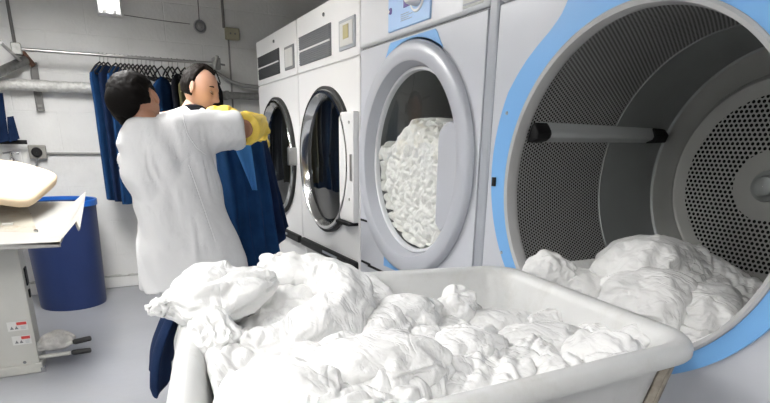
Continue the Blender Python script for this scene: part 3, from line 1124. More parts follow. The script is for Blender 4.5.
# dark blue cloth hanging outside the cart's left rim, under the overhanging sheet
mb = MB()
rg = []
for k in range(15):
    q = k / 14
    z = .905 - .175 * q
    out = -.112 - .055 * q - .014 * sin(q * pi)
    th = .030 + .02 * q
    if k == 14:
        th *= .6
    ring = []
    for j in range(40):
        a = 2 * pi * j / 40
        uu = 1.42 + (.115 + .02 * q) * cos(a)
        w = th * .5 * sin(a) + .007 * sin(uu * 60 + q * 2)
        ring.append(mb.bm.verts.new(uv(out + w, uu, z + .02 * cos(a) * q)))
    rg.append(ring)
mb.skin(rg)
tag(mb.build('work_cloth', NAVY, angle=80), 'navy blue cloth hanging down over the left side of the cart', 'cloth')

# ---- linen in the dryer drum
CYD, CZD = 1.059, 1.183
GD = 'white sheets in the open dryer'
mb = MB()
NA, NX = 90, 72
rg = []
for i in range(NX + 1):
    x = 1.272 + (1.90 - 1.272) * i / NX
    row = []
    for j in range(NA + 1):
        y = CYD - .345 + .69 * j / NA
        dy = y - CYD
        floor_z = CZD - sqrt(max(.447 ** 2 - dy * dy, .0))
        f = (x - 1.272) / .62
        z = .80 + smoothstep(.0, .55, f) * (.085 + .10 * math.exp(-((dy - .10) / .15) ** 2)) - .05 * smoothstep(.75, 1.0, f)
        z += .02 * nz((x, y, 0), 6, 4.4) - .12 * max(abs(dy) - .24, 0)
        row.append(mb.bm.verts.new((x, y, max(z, floor_z + .012))))
    rg.append(row)
mb.skin(rg, cap=False, closed=False)
low = []
loop = [r[0] for r in rg] + rg[-1][1:] + [r[-1] for r in rg[::-1]][1:] + rg[0][::-1][1:-1]
for q in loop:
    dy = q.co.y - CYD
    low.append(mb.bm.verts.new((q.co.x, q.co.y, min(q.co.z - .004, CZD - sqrt(max(.449 ** 2 - dy * dy, 0)) + .004))))
mb.skin([loop, low], cap=False)
bmesh.ops.recalc_face_normals(mb.bm, faces=mb.bm.faces[:])
me = bpy.data.meshes.new('dryer_laundry')
mb.bm.to_mesh(me)
mb.bm.free()
displace(me, lambda p, n: folds(p, 6.1, 9, .018, Smat) * smoothstep(.28, .22, abs(p.y - CYD)) if n.z > .05 else 0)
edge_ids = [v.index for v in me.vertices if v.index >= (NA + 1) * (NX + 1) or v.index // (NA + 1) in (0, NX) or v.index % (NA + 1) < 12 or v.index % (NA + 1) > NA - 12]
core = me.copy()
for v in core.vertices:
    v.co.z -= .012
edge_ids += tufts(me, .10, 32)
me = grow_cloth(me, core, 20, -.26, .15, True, 1.0, 0, edge_ids)
tag(stuff(add_subsurf(link('white_laundry', me, LINEN, None, angle=180))), 'loose heap of white linen lying in the open dryer drum', 'laundry')
crumple_blob('bed_sheet', (1.29, 1.335, .905), (.055, .07, .058), .3, 14.2, 'rounded white sheet end at the left lip of the open dryer', GD, amp=.013, scale=11)
crumple_blob('bed_sheet', (1.56, 1.17, .955), (.14, .13, .075), .5, 15.8, 'highest crumpled white sheet on the heap inside the open dryer', GD, amp=.020, scale=9)
crumple_blob('bed_sheet', (1.44, 1.05, .885), (.12, .15, .07), -.4, 16.6, 'crumpled white sheet at the front of the dryer heap, before the highest sheet', GD, amp=.020, scale=9)
crumple_blob('bed_sheet', (1.52, .92, .865), (.12, .10, .06), .8, 17.3, 'white sheet at the right end of the dryer heap, nearest the holed back plate', GD, amp=.018, scale=10)
crumple_blob('bed_sheet', (1.38, 1.27, .855), (.09, .09, .055), .1, 18.9, 'white sheet in the dip of the dryer heap beside the rounded end', GD, amp=.016, scale=10)

# ---- linen pressed against the washer's glass
CYW, CZW = 2.222, 1.213
mb = MB()
NX2 = 96
rg = []
for i in range(NX2 + 1):
    row = []
    for j in range(NX2 + 1):
        s_, t_ = -1 + 2 * i / NX2, -1 + 2 * j / NX2
        # square to disc
        y = s_ * sqrt(1 - t_ * t_ / 2)
        z = t_ * sqrt(1 - s_ * s_ / 2)
        r = hypot(y, z)
        yy, zz = y * .38, z * .38
        top = .135 + .03 * sin(yy * 14 + .6) - .25 * max(0, abs(yy) - .12)
        if zz > top:
            zz = top + (zz - top) * .12
            x = 1.325 + .5 * ((z * .38 - top))
        else:
            x = 1.305 + .06 * smoothstep(.8, 1.0, r)
        row.append(mb.bm.verts.new((x, CYW + yy, CZW + zz)))
    rg.append(row)
mb.skin(rg, cap=False, closed=False)
loop = [r[0] for r in rg] + rg[-1][1:] + [r[-1] for r in rg[::-1]][1:] + rg[0][::-1][1:-1]
low = [mb.bm.verts.new((1.75, q.co.y, q.co.z)) for q in loop]
mb.skin([loop, low], cap=False)
bmesh.ops.recalc_face_normals(mb.bm, faces=mb.bm.faces[:])
me = bpy.data.meshes.new('washer_laundry')
mb.bm.to_mesh(me)
mb.bm.free()
Ssm = Matrix.Diagonal(Vector((1, .75, 1)))
displace(me, lambda p, n: folds(p, 3.9, 15, .014, Ssm) if p.x < 1.6 else 0)
edge_ids = [v.index for v in me.vertices if v.index >= (NX2 + 1) ** 2]
core = me.copy()
for v in core.vertices:
    v.co.x += .010
edge_ids += tufts(me, .060, 33)
me = grow_cloth(me, core, 18, -.26, .25, True, .8, 0, edge_ids, gdir=(1, 0, 0))
for v in me.vertices:
    v.co.x = max(v.co.x, 1.287)
tag(stuff(add_subsurf(link('towelling_laundry', me, LINEN_CREAM, None, angle=180))), 'crumpled off-white towelling behind the round glass of the grey washing machine', 'laundry')


# ------------------------------------------------------------------ people
def hand_tubes(mb, M, grow=1.0, curl=.5, side=1, spread=.02):
    """palm, four unequal bent fingers and a thumb; M: +x along the hand, -z the palm, thumb at side*y"""
    def T(p):
        return M @ Vector(p)
    g = grow
    up = (M.to_3x3() @ Vector((0, 0, 1))).normalized()
    mb.tube([T((-.02, 0, 0)), T((.02, 0, 0)), T((.055, .002 * side, 0)), T((.092, .002 * side, -.004))], [.028 * g, .036 * g, .044 * g, .041 * g], 14, flat=(.42, up))
    for k, (y, L) in enumerate(((.031, .072), (.011, .080), (-.010, .074), (-.029, .058))):
        r = (.0098, .0102, .0098, .0086)[k] * g
        a = 0.0
        p = Vector((.082, y * side, -.003))
        pts = [T(p)]
        dirs = spread * (1.5 - k) * side
        for sg, fr in ((.45, .7), (.30, 1.0), (.25, .8)):
            a += curl * fr
            p = p + Vector((cos(a) * cos(dirs), sin(dirs * 3) * .3, -sin(a))) * (L * sg)
            pts.append(T(p))
        mb.tube(pts, [r * 1.05, r, r * .95, r * .8], 10)
        mb.ellipsoid(pts[-1], (r * .8,) * 3, seg=8, rings=6)
    p = [(.015, .026 * side, -.006), (.042, .050 * side, -.020), (.066, .056 * side, -.036), (.086, .050 * side, -.046)]
    mb.tube([T(q) for q in p], [.015 * g, .013 * g, .0115 * g, .009 * g], 10)
    mb.ellipsoid(T(p[-1]), (.009 * g,) * 3, seg=8, rings=6)


def frame_from(x, up):
    x = Vector(x).normalized()
    z = Vector(up)
    z = (z - x * z.dot(x)).normalized()
    y = z.cross(x)
    return Matrix((x, y, z)).transposed()


def head_point(d, male, h=1.0):
    """shape of a head from a unit direction: +x the face, +z the crown"""
    x, y, z = d
    a = .098 if x > 0 else .102
    px, py, pz = a * x, .077 * y, .118 * z
    if z < 0:
        py *= 1 - .30 * (-z) ** 1.4
        if x < 0:
            px *= 1 - .45 * (-z) ** 1.2
        else:
            px *= 1 - .10 * (-z) ** 2
    if x > 0:
        fy, fz = y, z
        e = lambda cy_, cz_, sy, sz: math.exp(-((fy - cy_) / sy) ** 2 - ((fz - cz_) / sz) ** 2)
        px += .024 * e(0, -.25, .12, .11) + .017 * e(0, -.05, .085, .20) + .008 * e(0, -.33, .22, .06)           # nose
        px += .008 * e(0, .22, .55, .08)                                             # brow
        px -= .014 * (e(.36, .06, .17, .10) + e(-.36, .06, .17, .10))               # eye sockets
        px += .008 * (e(.37, .03, .11, .055) + e(-.37, .03, .11, .055))             # lids
        px += .007 * e(0, -.50, .24, .05) + .008 * e(0, -.62, .22, .05) - .005 * e(0, -.56, .27, .025)   # lips
        px -= .004 * e(0, -.74, .3, .06)
        px += .009 * e(0, -.88, .25, .14)                                           # chin
        px += .004 * (e(.55, -.2, .2, .2) + e(-.55, -.2, .2, .2))                   # cheeks
    return Vector((px, py, pz)) * h


def head_mesh(mb, M, male, h=1.0):
    seg, rings = 72, 48
    R = []
    for i in range(1, rings):
        ph = pi * i / rings
        R.append([mb.bm.verts.new(M @ head_point((sin(ph) * cos(2 * pi * j / seg), sin(ph) * sin(2 * pi * j / seg), cos(ph)), male, h)) for j in range(seg)])
    mb.skin(R)
    for sd in (1, -1):          # ears
        for cx, cz_, rx, ry, rz in ((-.008, .0, .017, .007, .031), (-.004, -.022, .010, .007, .013)):
            E_ = M.to_3x3() @ Euler((0, -.25, sd * .45)).to_matrix()
            mb.ellipsoid(M @ (Vector((cx, sd * .079, cz_)) * h), (rx * h, ry * h, rz * h), E_, 16, 10)


def with_head(me, M, male, h):
    """add the finely modelled head to the body skin, neck inside"""
    mb = MB()
    mb.bm.from_mesh(me)
    h2 = MB()
    head_mesh(h2, M, male, h)
    bmesh.ops.recalc_face_normals(h2.bm, faces=h2.bm.faces[:])
    t = bpy.data.meshes.new('t')
    h2.bm.to_mesh(t)
    h2.bm.free()
    mb.bm.from_mesh(t)
    mb.bm.to_mesh(me)
    mb.bm.free()
    bpy.data.meshes.remove(t)
    return me


def hair_cap(name, M, keep, material, parent, thick, h=1.0, rough=.004, seed=1.0, extra=None):
    """a closed shell of hair over the part of the head that keep() selects, thinning out to its edge"""
    mb = MB()
    seg, rings = 96, 64
    V = []
    for i in range(rings + 1):
        ph = pi * min(max(i / rings, .004), .996)
        row = []
        for j in range(seg):
            d = Vector((sin(ph) * cos(2 * pi * j / seg), sin(ph) * sin(2 * pi * j / seg), cos(ph)))
            k = keep(d)
            p = head_point(d, True, h)
            t = -.006 + (thick(d) + .006) * max(0, min(1, k))
            strand = rough * (noise.noise(Vector((d.x * 5, d.y * 24 + seed, d.z * 9))) + .6 * noise.noise(Vector((d.x * 12, d.y * 50, d.z * 20 + seed))))
            row.append(mb.bm.verts.new(M @ (p + d * (t + (strand if k > .3 else 0)))))
        V.append(row)
    mb.skin(V)
    if extra:
        extra(mb)
    return mb.build(name, material, parent, angle=180)


def eyes(M, h, par, open_=.6):
    for sd in (1, -1):
        c = Vector((.079, sd * .031, .006)) * h
        e = MB().ellipsoid(M @ c, (.0105 * h, .0125 * h, .0105 * h * open_), M.to_3x3(), 16, 10).build('eye', EYE, par)
        MB().ellipsoid(M @ (c + Vector((.0075, 0, -.001)) * h), (.004 * h, .0052 * h, .0055 * h * open_), M.to_3x3(), 12, 8).build('iris', BLACK, e)
        mb = MB()
        mb.tube([M @ (Vector((.089, sd * .016, .029)) * h), M @ (Vector((.086, sd * .032, .034)) * h), M @ (Vector((.074, sd * .050, .030)) * h)], [.003, .0045, .002], 8)
        mb.build('eyebrow', HAIR_M, par)
        mb = MB()
        mb.tube([M @ (Vector((.0905, sd * .018, .000)) * h), M @ (Vector((.0915, sd * .030, -.003)) * h), M @ (Vector((.084, sd * .043, .000)) * h)], [.001, .0022, .001], 6)
        mb.build('eyelashes', HAIR_M, par)


def cloth_folds(me, seed, amp, scale, zs=.45, extra=None):
    S = Matrix.Diagonal(Vector((1, 1, zs)))
    def fn(p, n):
        q = S @ Vector(p)
        w = nz(q, scale * .5, seed) * .12
        q = q + Vector((w, w, w))
        h = abs(nz(q, scale, seed)) - .22 + .4 * (abs(nz(q, scale * 2.3, seed + 4)) - .22)
        r = amp * h
        if extra:
            r += extra(p, n)
        return r
    displace(me, fn)


def ellipse_ring(mb, c, hw, hd, tilt=0.0, yaw=0.0, n=40, sq=1.0):
    out = []
    for j in range(n):
        a = 2 * pi * j / n
        ca, sa = cos(a), sin(a)
        x = hw * abs(ca) ** sq * (1 if ca > 0 else -1)
        y = hd * abs(sa) ** sq * (1 if sa > 0 else -1)
        v = Vector((x * cos(yaw) - y * sin(yaw), x * sin(yaw) + y * cos(yaw), tilt * x))
        out.append(mb.bm.verts.new(Vector(c) + v))
    return out


def leg_tubes(mb, hip, knee, ankle, g=1.0, toe=Vector((0, 1, 0)), foot=True):
    mb.tube([hip, hip.lerp(knee, .5), knee, knee.lerp(ankle, .35), ankle], [.085 * g, .074 * g, .056 * g, .056 * g, .040 * g], 18)
    if foot:
        mb.tube([ankle + Vector((0, 0, -.01)) - toe * .05, ankle + Vector((0, 0, -.035)) + toe * .04, ankle + Vector((0, 0, -.05)) + toe * .14], [.042, .042, .03], 14, flat=(.75, (0, 0, 1)))


def shoe(parent, ankle, toe, material=None):
    mb = MB()
    a = Vector((ankle.x, ankle.y, 0))
    sd = toe.cross(Vector((0, 0, 1)))
    prof = [(-.075, .030, .075), (-.04, .040, .10), (.02, .043, .095), (.08, .047, .07), (.14, .045, .05), (.18, .030, .04)]
    rg = []
    for d, w, hgt in prof:
        rg.append([mb.bm.verts.new(a + toe * d + sd * (w * cos(q)) + Vector((0, 0, .006 + hgt * (.5 + .5 * sin(q))))) for q in [2 * pi * j / 20 for j in range(20)]])
    mb.skin(rg)
    mb.build('shoe', material or RUBBER, parent, angle=60)


# ---- woman, seen from behind, leaning left while she holds up the garment
YW = 2.70
wt = thing('person', (.40, YW, 0), 'person seen from behind in a white short-sleeved tunic, dark hair, yellow glove, arms reaching right', 'person', None)
hemc = at(195, 272, Y=YW)
hip = at(192, 255, Y=YW)
waist = at(183, 215, Y=YW)
chest = at(168, 165, Y=YW)
shl = at(155, 134, Y=YW)
neck0 = at(147, 122, Y=YW)
neck1 = at(139, 110, Y=YW + .02)
HW = Matrix.Translation(at(139, 103.5, Y=YW + .05)) @ (Euler((0, radians(-24), 0)).to_matrix() @ Euler((0, 0, radians(68))).to_matrix() @ Euler((0, radians(26), 0)).to_matrix()).to_4x4()
r_sh = at(178, 128, Y=YW - .01)
r_el = at(243, 129, Y=YW - .02)
r_wr = at(259, 124, Y=YW + .20)
l_sh = at(138, 142, Y=YW + .05)
l_el = at(136, 173, Y=YW + .20)
l_wr = at(190, 150, Y=YW + .40)
pelvis = at(193, 262, Y=YW)
kn_l, an_l = Vector((.29, YW + .03, .42)), Vector((.30, YW - .02, .07))
kn_r, an_r = Vector((.50, YW + .05, .42)), Vector((.53, YW + .02, .07))
hp_l, hp_r = pelvis + Vector((-.085, 0, .02)), pelvis + Vector((.085, 0, .03))
toe_w = Vector((.35, .94, 0)).normalized()
mb = MB()
mb.tube([neck0 - Vector((0, 0, .05)), neck0, neck1, HW.translation + Vector((0, 0, -.02))], [.075, .054, .052, .055], 18)
tr = []
for c, hw, hd in ((pelvis + Vector((0, 0, -.06)), .14, .10), (pelvis, .165, .115), (waist, .135, .095), (chest, .155, .105), (shl, .13, .085), (neck0, .06, .055)):
    tr.append(ellipse_ring(mb, c, hw, hd, .1))
mb.skin(tr)
mb.tube([shl + Vector((.05, 0, -.02)), r_sh, r_sh.lerp(r_el, .5), r_el], [.07, .058, .05, .043], 16)
mb.tube([r_el, r_el.lerp(r_wr, .4), r_wr], [.043, .040, .027], 16)
mb.tube([shl + Vector((-.06, 0, -.02)), l_sh, l_sh.lerp(l_el, .5), l_el], [.07, .058, .05, .043], 16)
mb.tube([l_el, l_el.lerp(l_wr, .4), l_wr], [.043, .040, .027], 16)
leg_tubes(mb, hp_l, kn_l, an_l, 1.0, toe_w)
leg_tubes(mb, hp_r, kn_r, an_r, 1.0, toe_w)
RH = Matrix.Translation(r_wr) @ frame_from(Vector((.35, .85, -.25)), (.35, .0, .9)).to_4x4()
LH = Matrix.Translation(l_wr) @ frame_from(Vector((.75, .6, -.1)), (0, -.2, .95)).to_4x4()
hand_tubes(mb, RH, .9, .95, 1, .0)
hand_tubes(mb, LH, .9, .95, -1, .0)
wb = link('body', with_head(fused(mb, .0075, 3), HW, False, 1.0), SKIN_W, wt, angle=180)
# gloves with long cuffs
for nm, M_, el, wr, sd in (('glove', RH, r_el, r_wr, 1), ('glove', LH, l_el, l_wr, -1)):
    mb = MB()
    hand_tubes(mb, M_, 1.25, .95, sd, .0)
    a = el.lerp(wr, .06)
    mb.tube([a, el.lerp(wr, .35), el.lerp(wr, .7), wr, M_ @ Vector((.02, 0, 0))], [.076, .070, .060, .048, .042], 20)
    me = fused(mb, .006, 3)
    cloth_folds(me, 3.1, .010, 18, 1.0)
    link(nm, me, GLOVE, wt, angle=180)
# tunic
mb = MB()
rings_ = []
for px, py, hw, hd, tl in ((195.5, 274, .252, .165, .135), (193, 258, .243, .160, .12), (188, 236, .226, .15, .09), (182, 210, .202, .138, .06), (175, 185, .196, .132, .04), (168, 160, .200, .130, .03),
                           (160, 142, .192, .118, .03), (154, 128, .128, .095, .06), (149, 121, .085, .078, .08), (147, 118, .070, .068, .08)):
    rings_.append(ellipse_ring(mb, at(px, py, Y=YW), hw, hd, tl, sq=.9))
mb.skin(rings_)
mb.tube([shl + Vector((.02, 0, -.03)), r_sh + Vector((.0, 0, -.03)), r_sh.lerp(r_el, .5) + Vector((0, 0, -.012)), r_sh.lerp(r_el, .97) + Vector((0, 0, -.004))], [.10, .105, .092, .082], 24)
mb.tube([shl + Vector((-.03, 0, -.04)), l_sh + Vector((0, 0, -.03)), l_sh.lerp(l_el, .5), l_sh.lerp(l_el, .95)], [.08, .078, .074, .072], 24)
me = fused(mb, .011, 6)
bmx = bmesh.new()
bmx.from_mesh(me)
bmesh.ops.delete(bmx, geom=[f for f in bmx.faces if f.normal.z < -.6 and f.calc_center_median().z < .80 and abs(f.calc_center_median().z - (.69 + (f.calc_center_median().x - .37) * .135)) < .03], context='FACES')
bmx.to_mesh(me)
bmx.free()


def tunic_extra(p, n):
    # long drag lines from the lifted arm down the back, side vent and hem
    r = 0.0
    u_ = (p.x - .40) * .80 + (p.z - 1.2) * .55
    r += .009 * sin(u_ * 40 + 2.5 * nz(p, 5, 2)) * smoothstep(.7, 1.0, p.z) * smoothstep(1.42, 1.25, p.z)
    r += .010 * sin(p.z * 50 + 9 * p.x + 3 * nz(p, 4, 8)) * smoothstep(.26, .10, abs(p.x - .16)) * smoothstep(.95, 1.1, p.z) * smoothstep(1.32, 1.22, p.z)
    r += .007 * sin(p.x * 60 + 4 * nz(p, 4, 1)) * smoothstep(.95, .70, p.z) * .6
    return r
cloth_folds(me, 2.2, .014, 6.0, .6, tunic_extra)
core = me.copy()
displace(core, lambda p, n: -.010)
ztop = at(150, 122, Y=YW).z
pins = [v.index for v in me.vertices if v.co.z > ztop or v.co.x > r_el.x - .02]
me = grow_cloth(me, core, 16, -.03, .5, False, .8, 0, pins)
tu = link('tunic', me, TUNIC, wt, angle=180)
sd_ = tu.modifiers.new('cloth_thickness', 'SOLIDIFY')
sd_.thickness = .004
sd_.offset = -1
from mathutils.bvhtree import BVHTree
tree = BVHTree.FromPolygons([v.co + wt.location for v in me.vertices], [tuple(p.vertices) for p in me.polygons])
for path in (((189, 165), (196, 185), (203, 205), (210, 225), (217, 245)), ((183, 113), (184, 122), (188, 135), (197, 148), (208, 156))):
    pts = []
    for i in range(len(path) - 1):
        for k in range(6):
            px = path[i][0] + (path[i + 1][0] - path[i][0]) * k / 6
            py = path[i][1] + (path[i + 1][1] - path[i][1]) * k / 6
            o_ = Vector((0, 0, HC))
            hit = tree.ray_cast(o_, (at(px, py, Y=YW) - o_).normalized())
            if hit[0] is not None and (not pts or (hit[0] - pts[-1]).length < .06):
                pts.append(hit[0] + hit[1] * .0008)
    if len(pts) > 3:
        MB().tube(pts, .0022, 6).build('seam', TUNIC, tu)
mb = MB()
leg_tubes(mb, hp_l + Vector((0, 0, .05)), kn_l, an_l + Vector((0, 0, .05)), 1.28, toe_w, False)
leg_tubes(mb, hp_r + Vector((0, 0, .05)), kn_r, an_r + Vector((0, 0, .05)), 1.28, toe_w, False)
mb.skin([ellipse_ring(mb, pelvis + Vector((0, 0, z)), w, .13, .1) for z, w in ((-.10, .18), (0, .185), (.08, .17), (.15, .15))])
me = fused(mb, .011, 5)
cloth_folds(me, 5.2, .015, 7, .5)
link('trousers', me, TROUSER, wt, angle=180)
shoe(wt, an_l, toe_w, PALE_ENAMEL)
shoe(wt, an_r, toe_w, PALE_ENAMEL)


def keep_w(d):
    # everything but the face; the nape line is low, the right ear stays free
    k = smoothstep(.55, .35, d.x - .45 * max(d.z, 0) + .15 * min(d.z, 0))
    k *= smoothstep(-.46, -.28, d.z + .10 * abs(d.y) + .18 * d.y)
    ear = smoothstep(.58, .44, hypot(d.x - .08, d.z + .12)) * smoothstep(-.6, -.8, d.y)
    low_front = smoothstep(-.12, .0, d.x) * smoothstep(.12, -.05, d.z)
    return k * (1 - ear) * (1 - low_front)


def bun(mb):
    c = HW @ Vector((-.078, .030, .0))
    mb.ellipsoid(c, (.060, .074, .076), HW.to_3x3(), 28, 18)


def thick_w(d):
    return .012 * (1 - .8 * smoothstep(.3, .8, -d.y) * smoothstep(.5, .1, d.z)) + .020 * max(-d.x, 0) + .026 * max(d.y, 0) + .006 * max(-d.y, 0) * smoothstep(.2, .6, d.z)


hc = hair_cap('hair', HW, keep_w, HAIR, wt, thick_w, 1.0, .0045, 2.0, bun)
eyes(HW, 1.0, wb)

# ---- man behind her, looking down to the right
YM = 3.45
mt = thing('person', (.62, YM, 0), 'person with short dark receding hair in a white shirt, looking down at the blue garment', 'person', None)
HM = Matrix.Translation(at(200, 89, Y=YM)) @ (Euler((0, 0, radians(-36))).to_matrix() @ Euler((radians(-4), radians(18), 0)).to_matrix()).to_4x4()
hM = 1.02
msh = at(186, 117, Y=YM + .02)
mneck0, mneck1 = at(193, 110, Y=YM + .03), at(199, 100, Y=YM + .02)
mpel = Vector((.60, YM + .05, .88))
mwaist = Vector((.59, YM + .04, 1.08))
mchest = Vector((.565, YM + .02, 1.28))
m_rsh, m_rel, m_rwr = msh + Vector((.16, -.10, -.03)), Vector((.85, YM - .22, 1.18)), at(250, 136, Y=YM - .18)
m_lsh, m_lel, m_lwr = msh + Vector((-.17, .06, -.03)), Vector((.42, YM - .10, 1.14)), at(213, 111.5, Y=YM - .22)
mkl, mal = Vector((.50, YM + .05, .48)), Vector((.50, YM + .08, .07))
mkr, mar = Vector((.70, YM + .03, .48)), Vector((.71, YM + .06, .07))
toe_m = Vector((.75, -.66, 0)).normalized()
mb = MB()
mb.tube([mneck0 - Vector((0, 0, .06)), mneck0, mneck1, HM.translation + Vector((-.01, .0, -.02))], [.085, .064, .060, .062], 18)
tr = []
yawm = radians(-35)
for c, hw, hd in ((mpel + Vector((0, 0, -.07)), .15, .11), (mpel, .17, .12), (mwaist, .155, .11), (mchest, .18, .12), (msh + Vector((0, 0, -.02)), .17, .09), (mneck0, .065, .06)):
    tr.append(ellipse_ring(mb, c, hw, hd, 0, yawm))
mb.skin(tr)
mb.tube([msh + Vector((.05, -.03, -.03)), m_rsh, m_rsh.lerp(m_rel, .5), m_rel], [.07, .062, .054, .046], 16)
mb.tube([m_rel, m_rel.lerp(m_rwr, .4), m_rwr], [.046, .043, .029], 16)
mb.tube([msh + Vector((-.05, .03, -.03)), m_lsh, m_lsh.lerp(m_lel, .5), m_lel], [.07, .062, .054, .046], 16)
mb.tube([m_lel, m_lel.lerp(m_lwr, .4), m_lwr], [.046, .043, .029], 16)
leg_tubes(mb, mpel + Vector((-.09, 0, .0)), mkl, mal, 1.08, toe_m)
leg_tubes(mb, mpel + Vector((.09, 0, .0)), mkr, mar, 1.08, toe_m)
MRH = Matrix.Translation(m_rwr) @ frame_from(Vector((.5, -.6, -.1)), (.2, .1, .95)).to_4x4()
MLH = Matrix.Translation(m_lwr) @ frame_from(Vector((.75, -.35, .12)), (0, -.3, .95)).to_4x4()
hand_tubes(mb, MRH, .95, .7, -1)
hand_tubes(mb, MLH, .95, .7, 1)
mbody = link('body', with_head(fused(mb, .0075, 3), HM, True, hM), SKIN_M, mt, angle=180)
for M_, el, wr, sd in ((MRH, m_rel, m_rwr, -1), (MLH, m_lel, m_lwr, 1)):
    mb = MB()
    hand_tubes(mb, M_, 1.22, .7, sd)
    mb.tube([el.lerp(wr, .3), el.lerp(wr, .65), wr, M_ @ Vector((.02, 0, 0))], [.052, .046, .036, .032], 20)
    me = fused(mb, .0065, 3)
    cloth_folds(me, 4.1, .008, 18, 1.0)
    link('glove', me, GLOVE, mt, angle=180)
mb = MB()
mb.skin([ellipse_ring(mb, c, hw, hd, 0, yawm, sq=.9) for c, hw, hd in ((mpel + Vector((0, 0, -.10)), .20, .155), (mpel, .20, .15), (mwaist, .19, .14), (mchest, .21, .145), (msh + Vector((0, 0, -.03)), .185, .11),
                                                                     (mneck0 + Vector((-.01, .01, -.005)), .095, .085), (mneck0 + Vector((0, 0, .018)), .075, .072))])
mb.tube([msh + Vector((.05, -.03, -.05)), m_rsh + Vector((0, 0, -.02)), m_rsh.lerp(m_rel, .5), m_rsh.lerp(m_rel, .9)], [.09, .09, .082, .078], 22)
mb.tube([msh + Vector((-.05, .03, -.05)), m_lsh + Vector((0, 0, -.02)), m_lsh.lerp(m_lel, .5), m_lsh.lerp(m_lel, .9)], [.09, .09, .082, .078], 22)
me = fused(mb, .011, 6)
cloth_folds(me, 7.2, .02, 7, .6)
sh = link('shirt', me, TUNIC, mt, angle=180)
cl = MB()
cc = mneck0 + Vector((.012, -.015, .012))
cl.skin([ellipse_ring(cl, cc + Vector((0, 0, -.02)), .070, .070, 0, yawm), ellipse_ring(cl, cc + Vector((0, 0, .008)), .067, .067, 0, yawm), ellipse_ring(cl, cc + Vector((0, 0, .016)), .05, .05, 0, yawm)])
cl.build('undershirt_collar', DARKC, sh)
mb = MB()
leg_tubes(mb, mpel + Vector((-.09, 0, .04)), mkl, mal + Vector((0, 0, .04)), 1.3, toe_m, False)
leg_tubes(mb, mpel + Vector((.09, 0, .04)), mkr, mar + Vector((0, 0, .04)), 1.3, toe_m, False)
mb.skin([ellipse_ring(mb, mpel + Vector((0, 0, z)), w, .135, 0, yawm) for z, w in ((-.08, .17), (0, .18), (.08, .17), (.13, .16))])
me = fused(mb, .012, 5)
link('trousers', me, TROUSER, mt, angle=180)
shoe(mt, mal, toe_m)
shoe(mt, mar, toe_m)


def keep_m(d):
    # short hair: receding temples, free ears and nape
    front = .46 - .50 * smoothstep(.10, .45, abs(d.y)) + .30 * smoothstep(.65, .4, abs(d.y)) * 0
    k = smoothstep(front + .08, front - .04, d.x - .35 * max(d.z - .45, 0)) * smoothstep(-.42, -.25, d.z + .05)
    k *= 1 - smoothstep(.28, .16, hypot(d.x + .03, d.z + .02)) * smoothstep(.7, .85, abs(d.y))
    k *= 1 - smoothstep(-.02, .10, d.x) * smoothstep(.42, .22, d.z)
    return k


hair_cap('hair', HM, keep_m, HAIR_M, mt, lambda d: .009 + .006 * max(d.z, 0), hM, .004, 5.0)
eyes(HM, hM, mbody, .14)


# ------------------------------------------------------------------ blue garments
def curtain(name, top, bot, depth, material, parent=None, nf=5, amp=.02, seed=0.0, rows=26, n=56, sag=0.0):
    """closed cloth hanging between a top edge and a bottom edge (pairs of points), with vertical folds"""
    mb = MB()
    a0, a1 = map(Vector, top)
    b0, b1 = map(Vector, bot)
    rg = []
    for i in range(rows + 1):
        q = i / rows
        p0, p1 = a0.lerp(b0, q), a1.lerp(b1, q)
        ax = (p1 - p0)
        nrm = Vector((0, 0, 1)).cross(ax).normalized()
        ring = []
        for j in range(n):
            a = 2 * pi * j / n
            s_ = .5 + .5 * cos(a)
            th = depth * (.35 + .65 * min(q * 2.5, 1)) * .5 * (1 if sin(a) >= 0 else -1) * abs(sin(a)) ** .5
            wav = amp * (.3 + .7 * q) * (sin(s_ * nf * 2 * pi + seed + 1.5 * noise.noise(Vector((s_ * 3, q * 2, seed)))) + .5 * noise.noise(Vector((s_ * 6, q * 3, seed + 5))))
            ring.append(mb.bm.verts.new(p0 + ax * s_ + nrm * (th + wav) + Vector((0, 0, -sag * sin(pi * s_) * q + .012 * q * noise.noise(Vector((s_ * 4, seed, 1)))))))
        rg.append(ring)
    mb.skin(rg)
    return mb.build(name, material, parent, angle=75)


# the garment held up by the two people
gm = thing('work_overall', at(252, 240, Y=3.06), 'large navy work overall held up between the two people, light blue panel near its top', 'clothing')
curtain('overall_body', (at(214, 136, Y=3.02), at(262, 133, Y=3.02)), (at(232, 292, Y=2.98), at(281, 262, Y=3.14)), .07, ROYAL, gm, 4, .026, 1.0, 34, 80)
curtain('overall_sleeve', (at(252, 138, Y=3.10), at(266, 138, Y=3.12)), (at(266, 262, Y=3.12), at(288, 226, Y=3.2)), .06, NAVY, gm, 2, .018, 3.0, 26, 56)
mb = MB()
pa, pb, pc, pd = at(232, 142, Y=2.955), at(250, 140, Y=2.955), at(257, 190, Y=2.955), at(252, 190, Y=2.955)
rg = []
for i in range(17):
    q = i / 16
    l, r = pa.lerp(pd, q), pb.lerp(pc, q)
    ring = []
    for j in range(28):
        a = 2 * pi * j / 28
        s_ = .5 + .5 * cos(a)
        ring.append(mb.bm.verts.new(l.lerp(r, s_) + Vector((0, -.012 * sin(a) - .010 * sin(s_ * 7 + q * 2), 0))))
    rg.append(ring)
mb.skin(rg)
mb.build('overall_lapel', SKYB, gm, angle=75)['label'] = 'light blue folded panel'

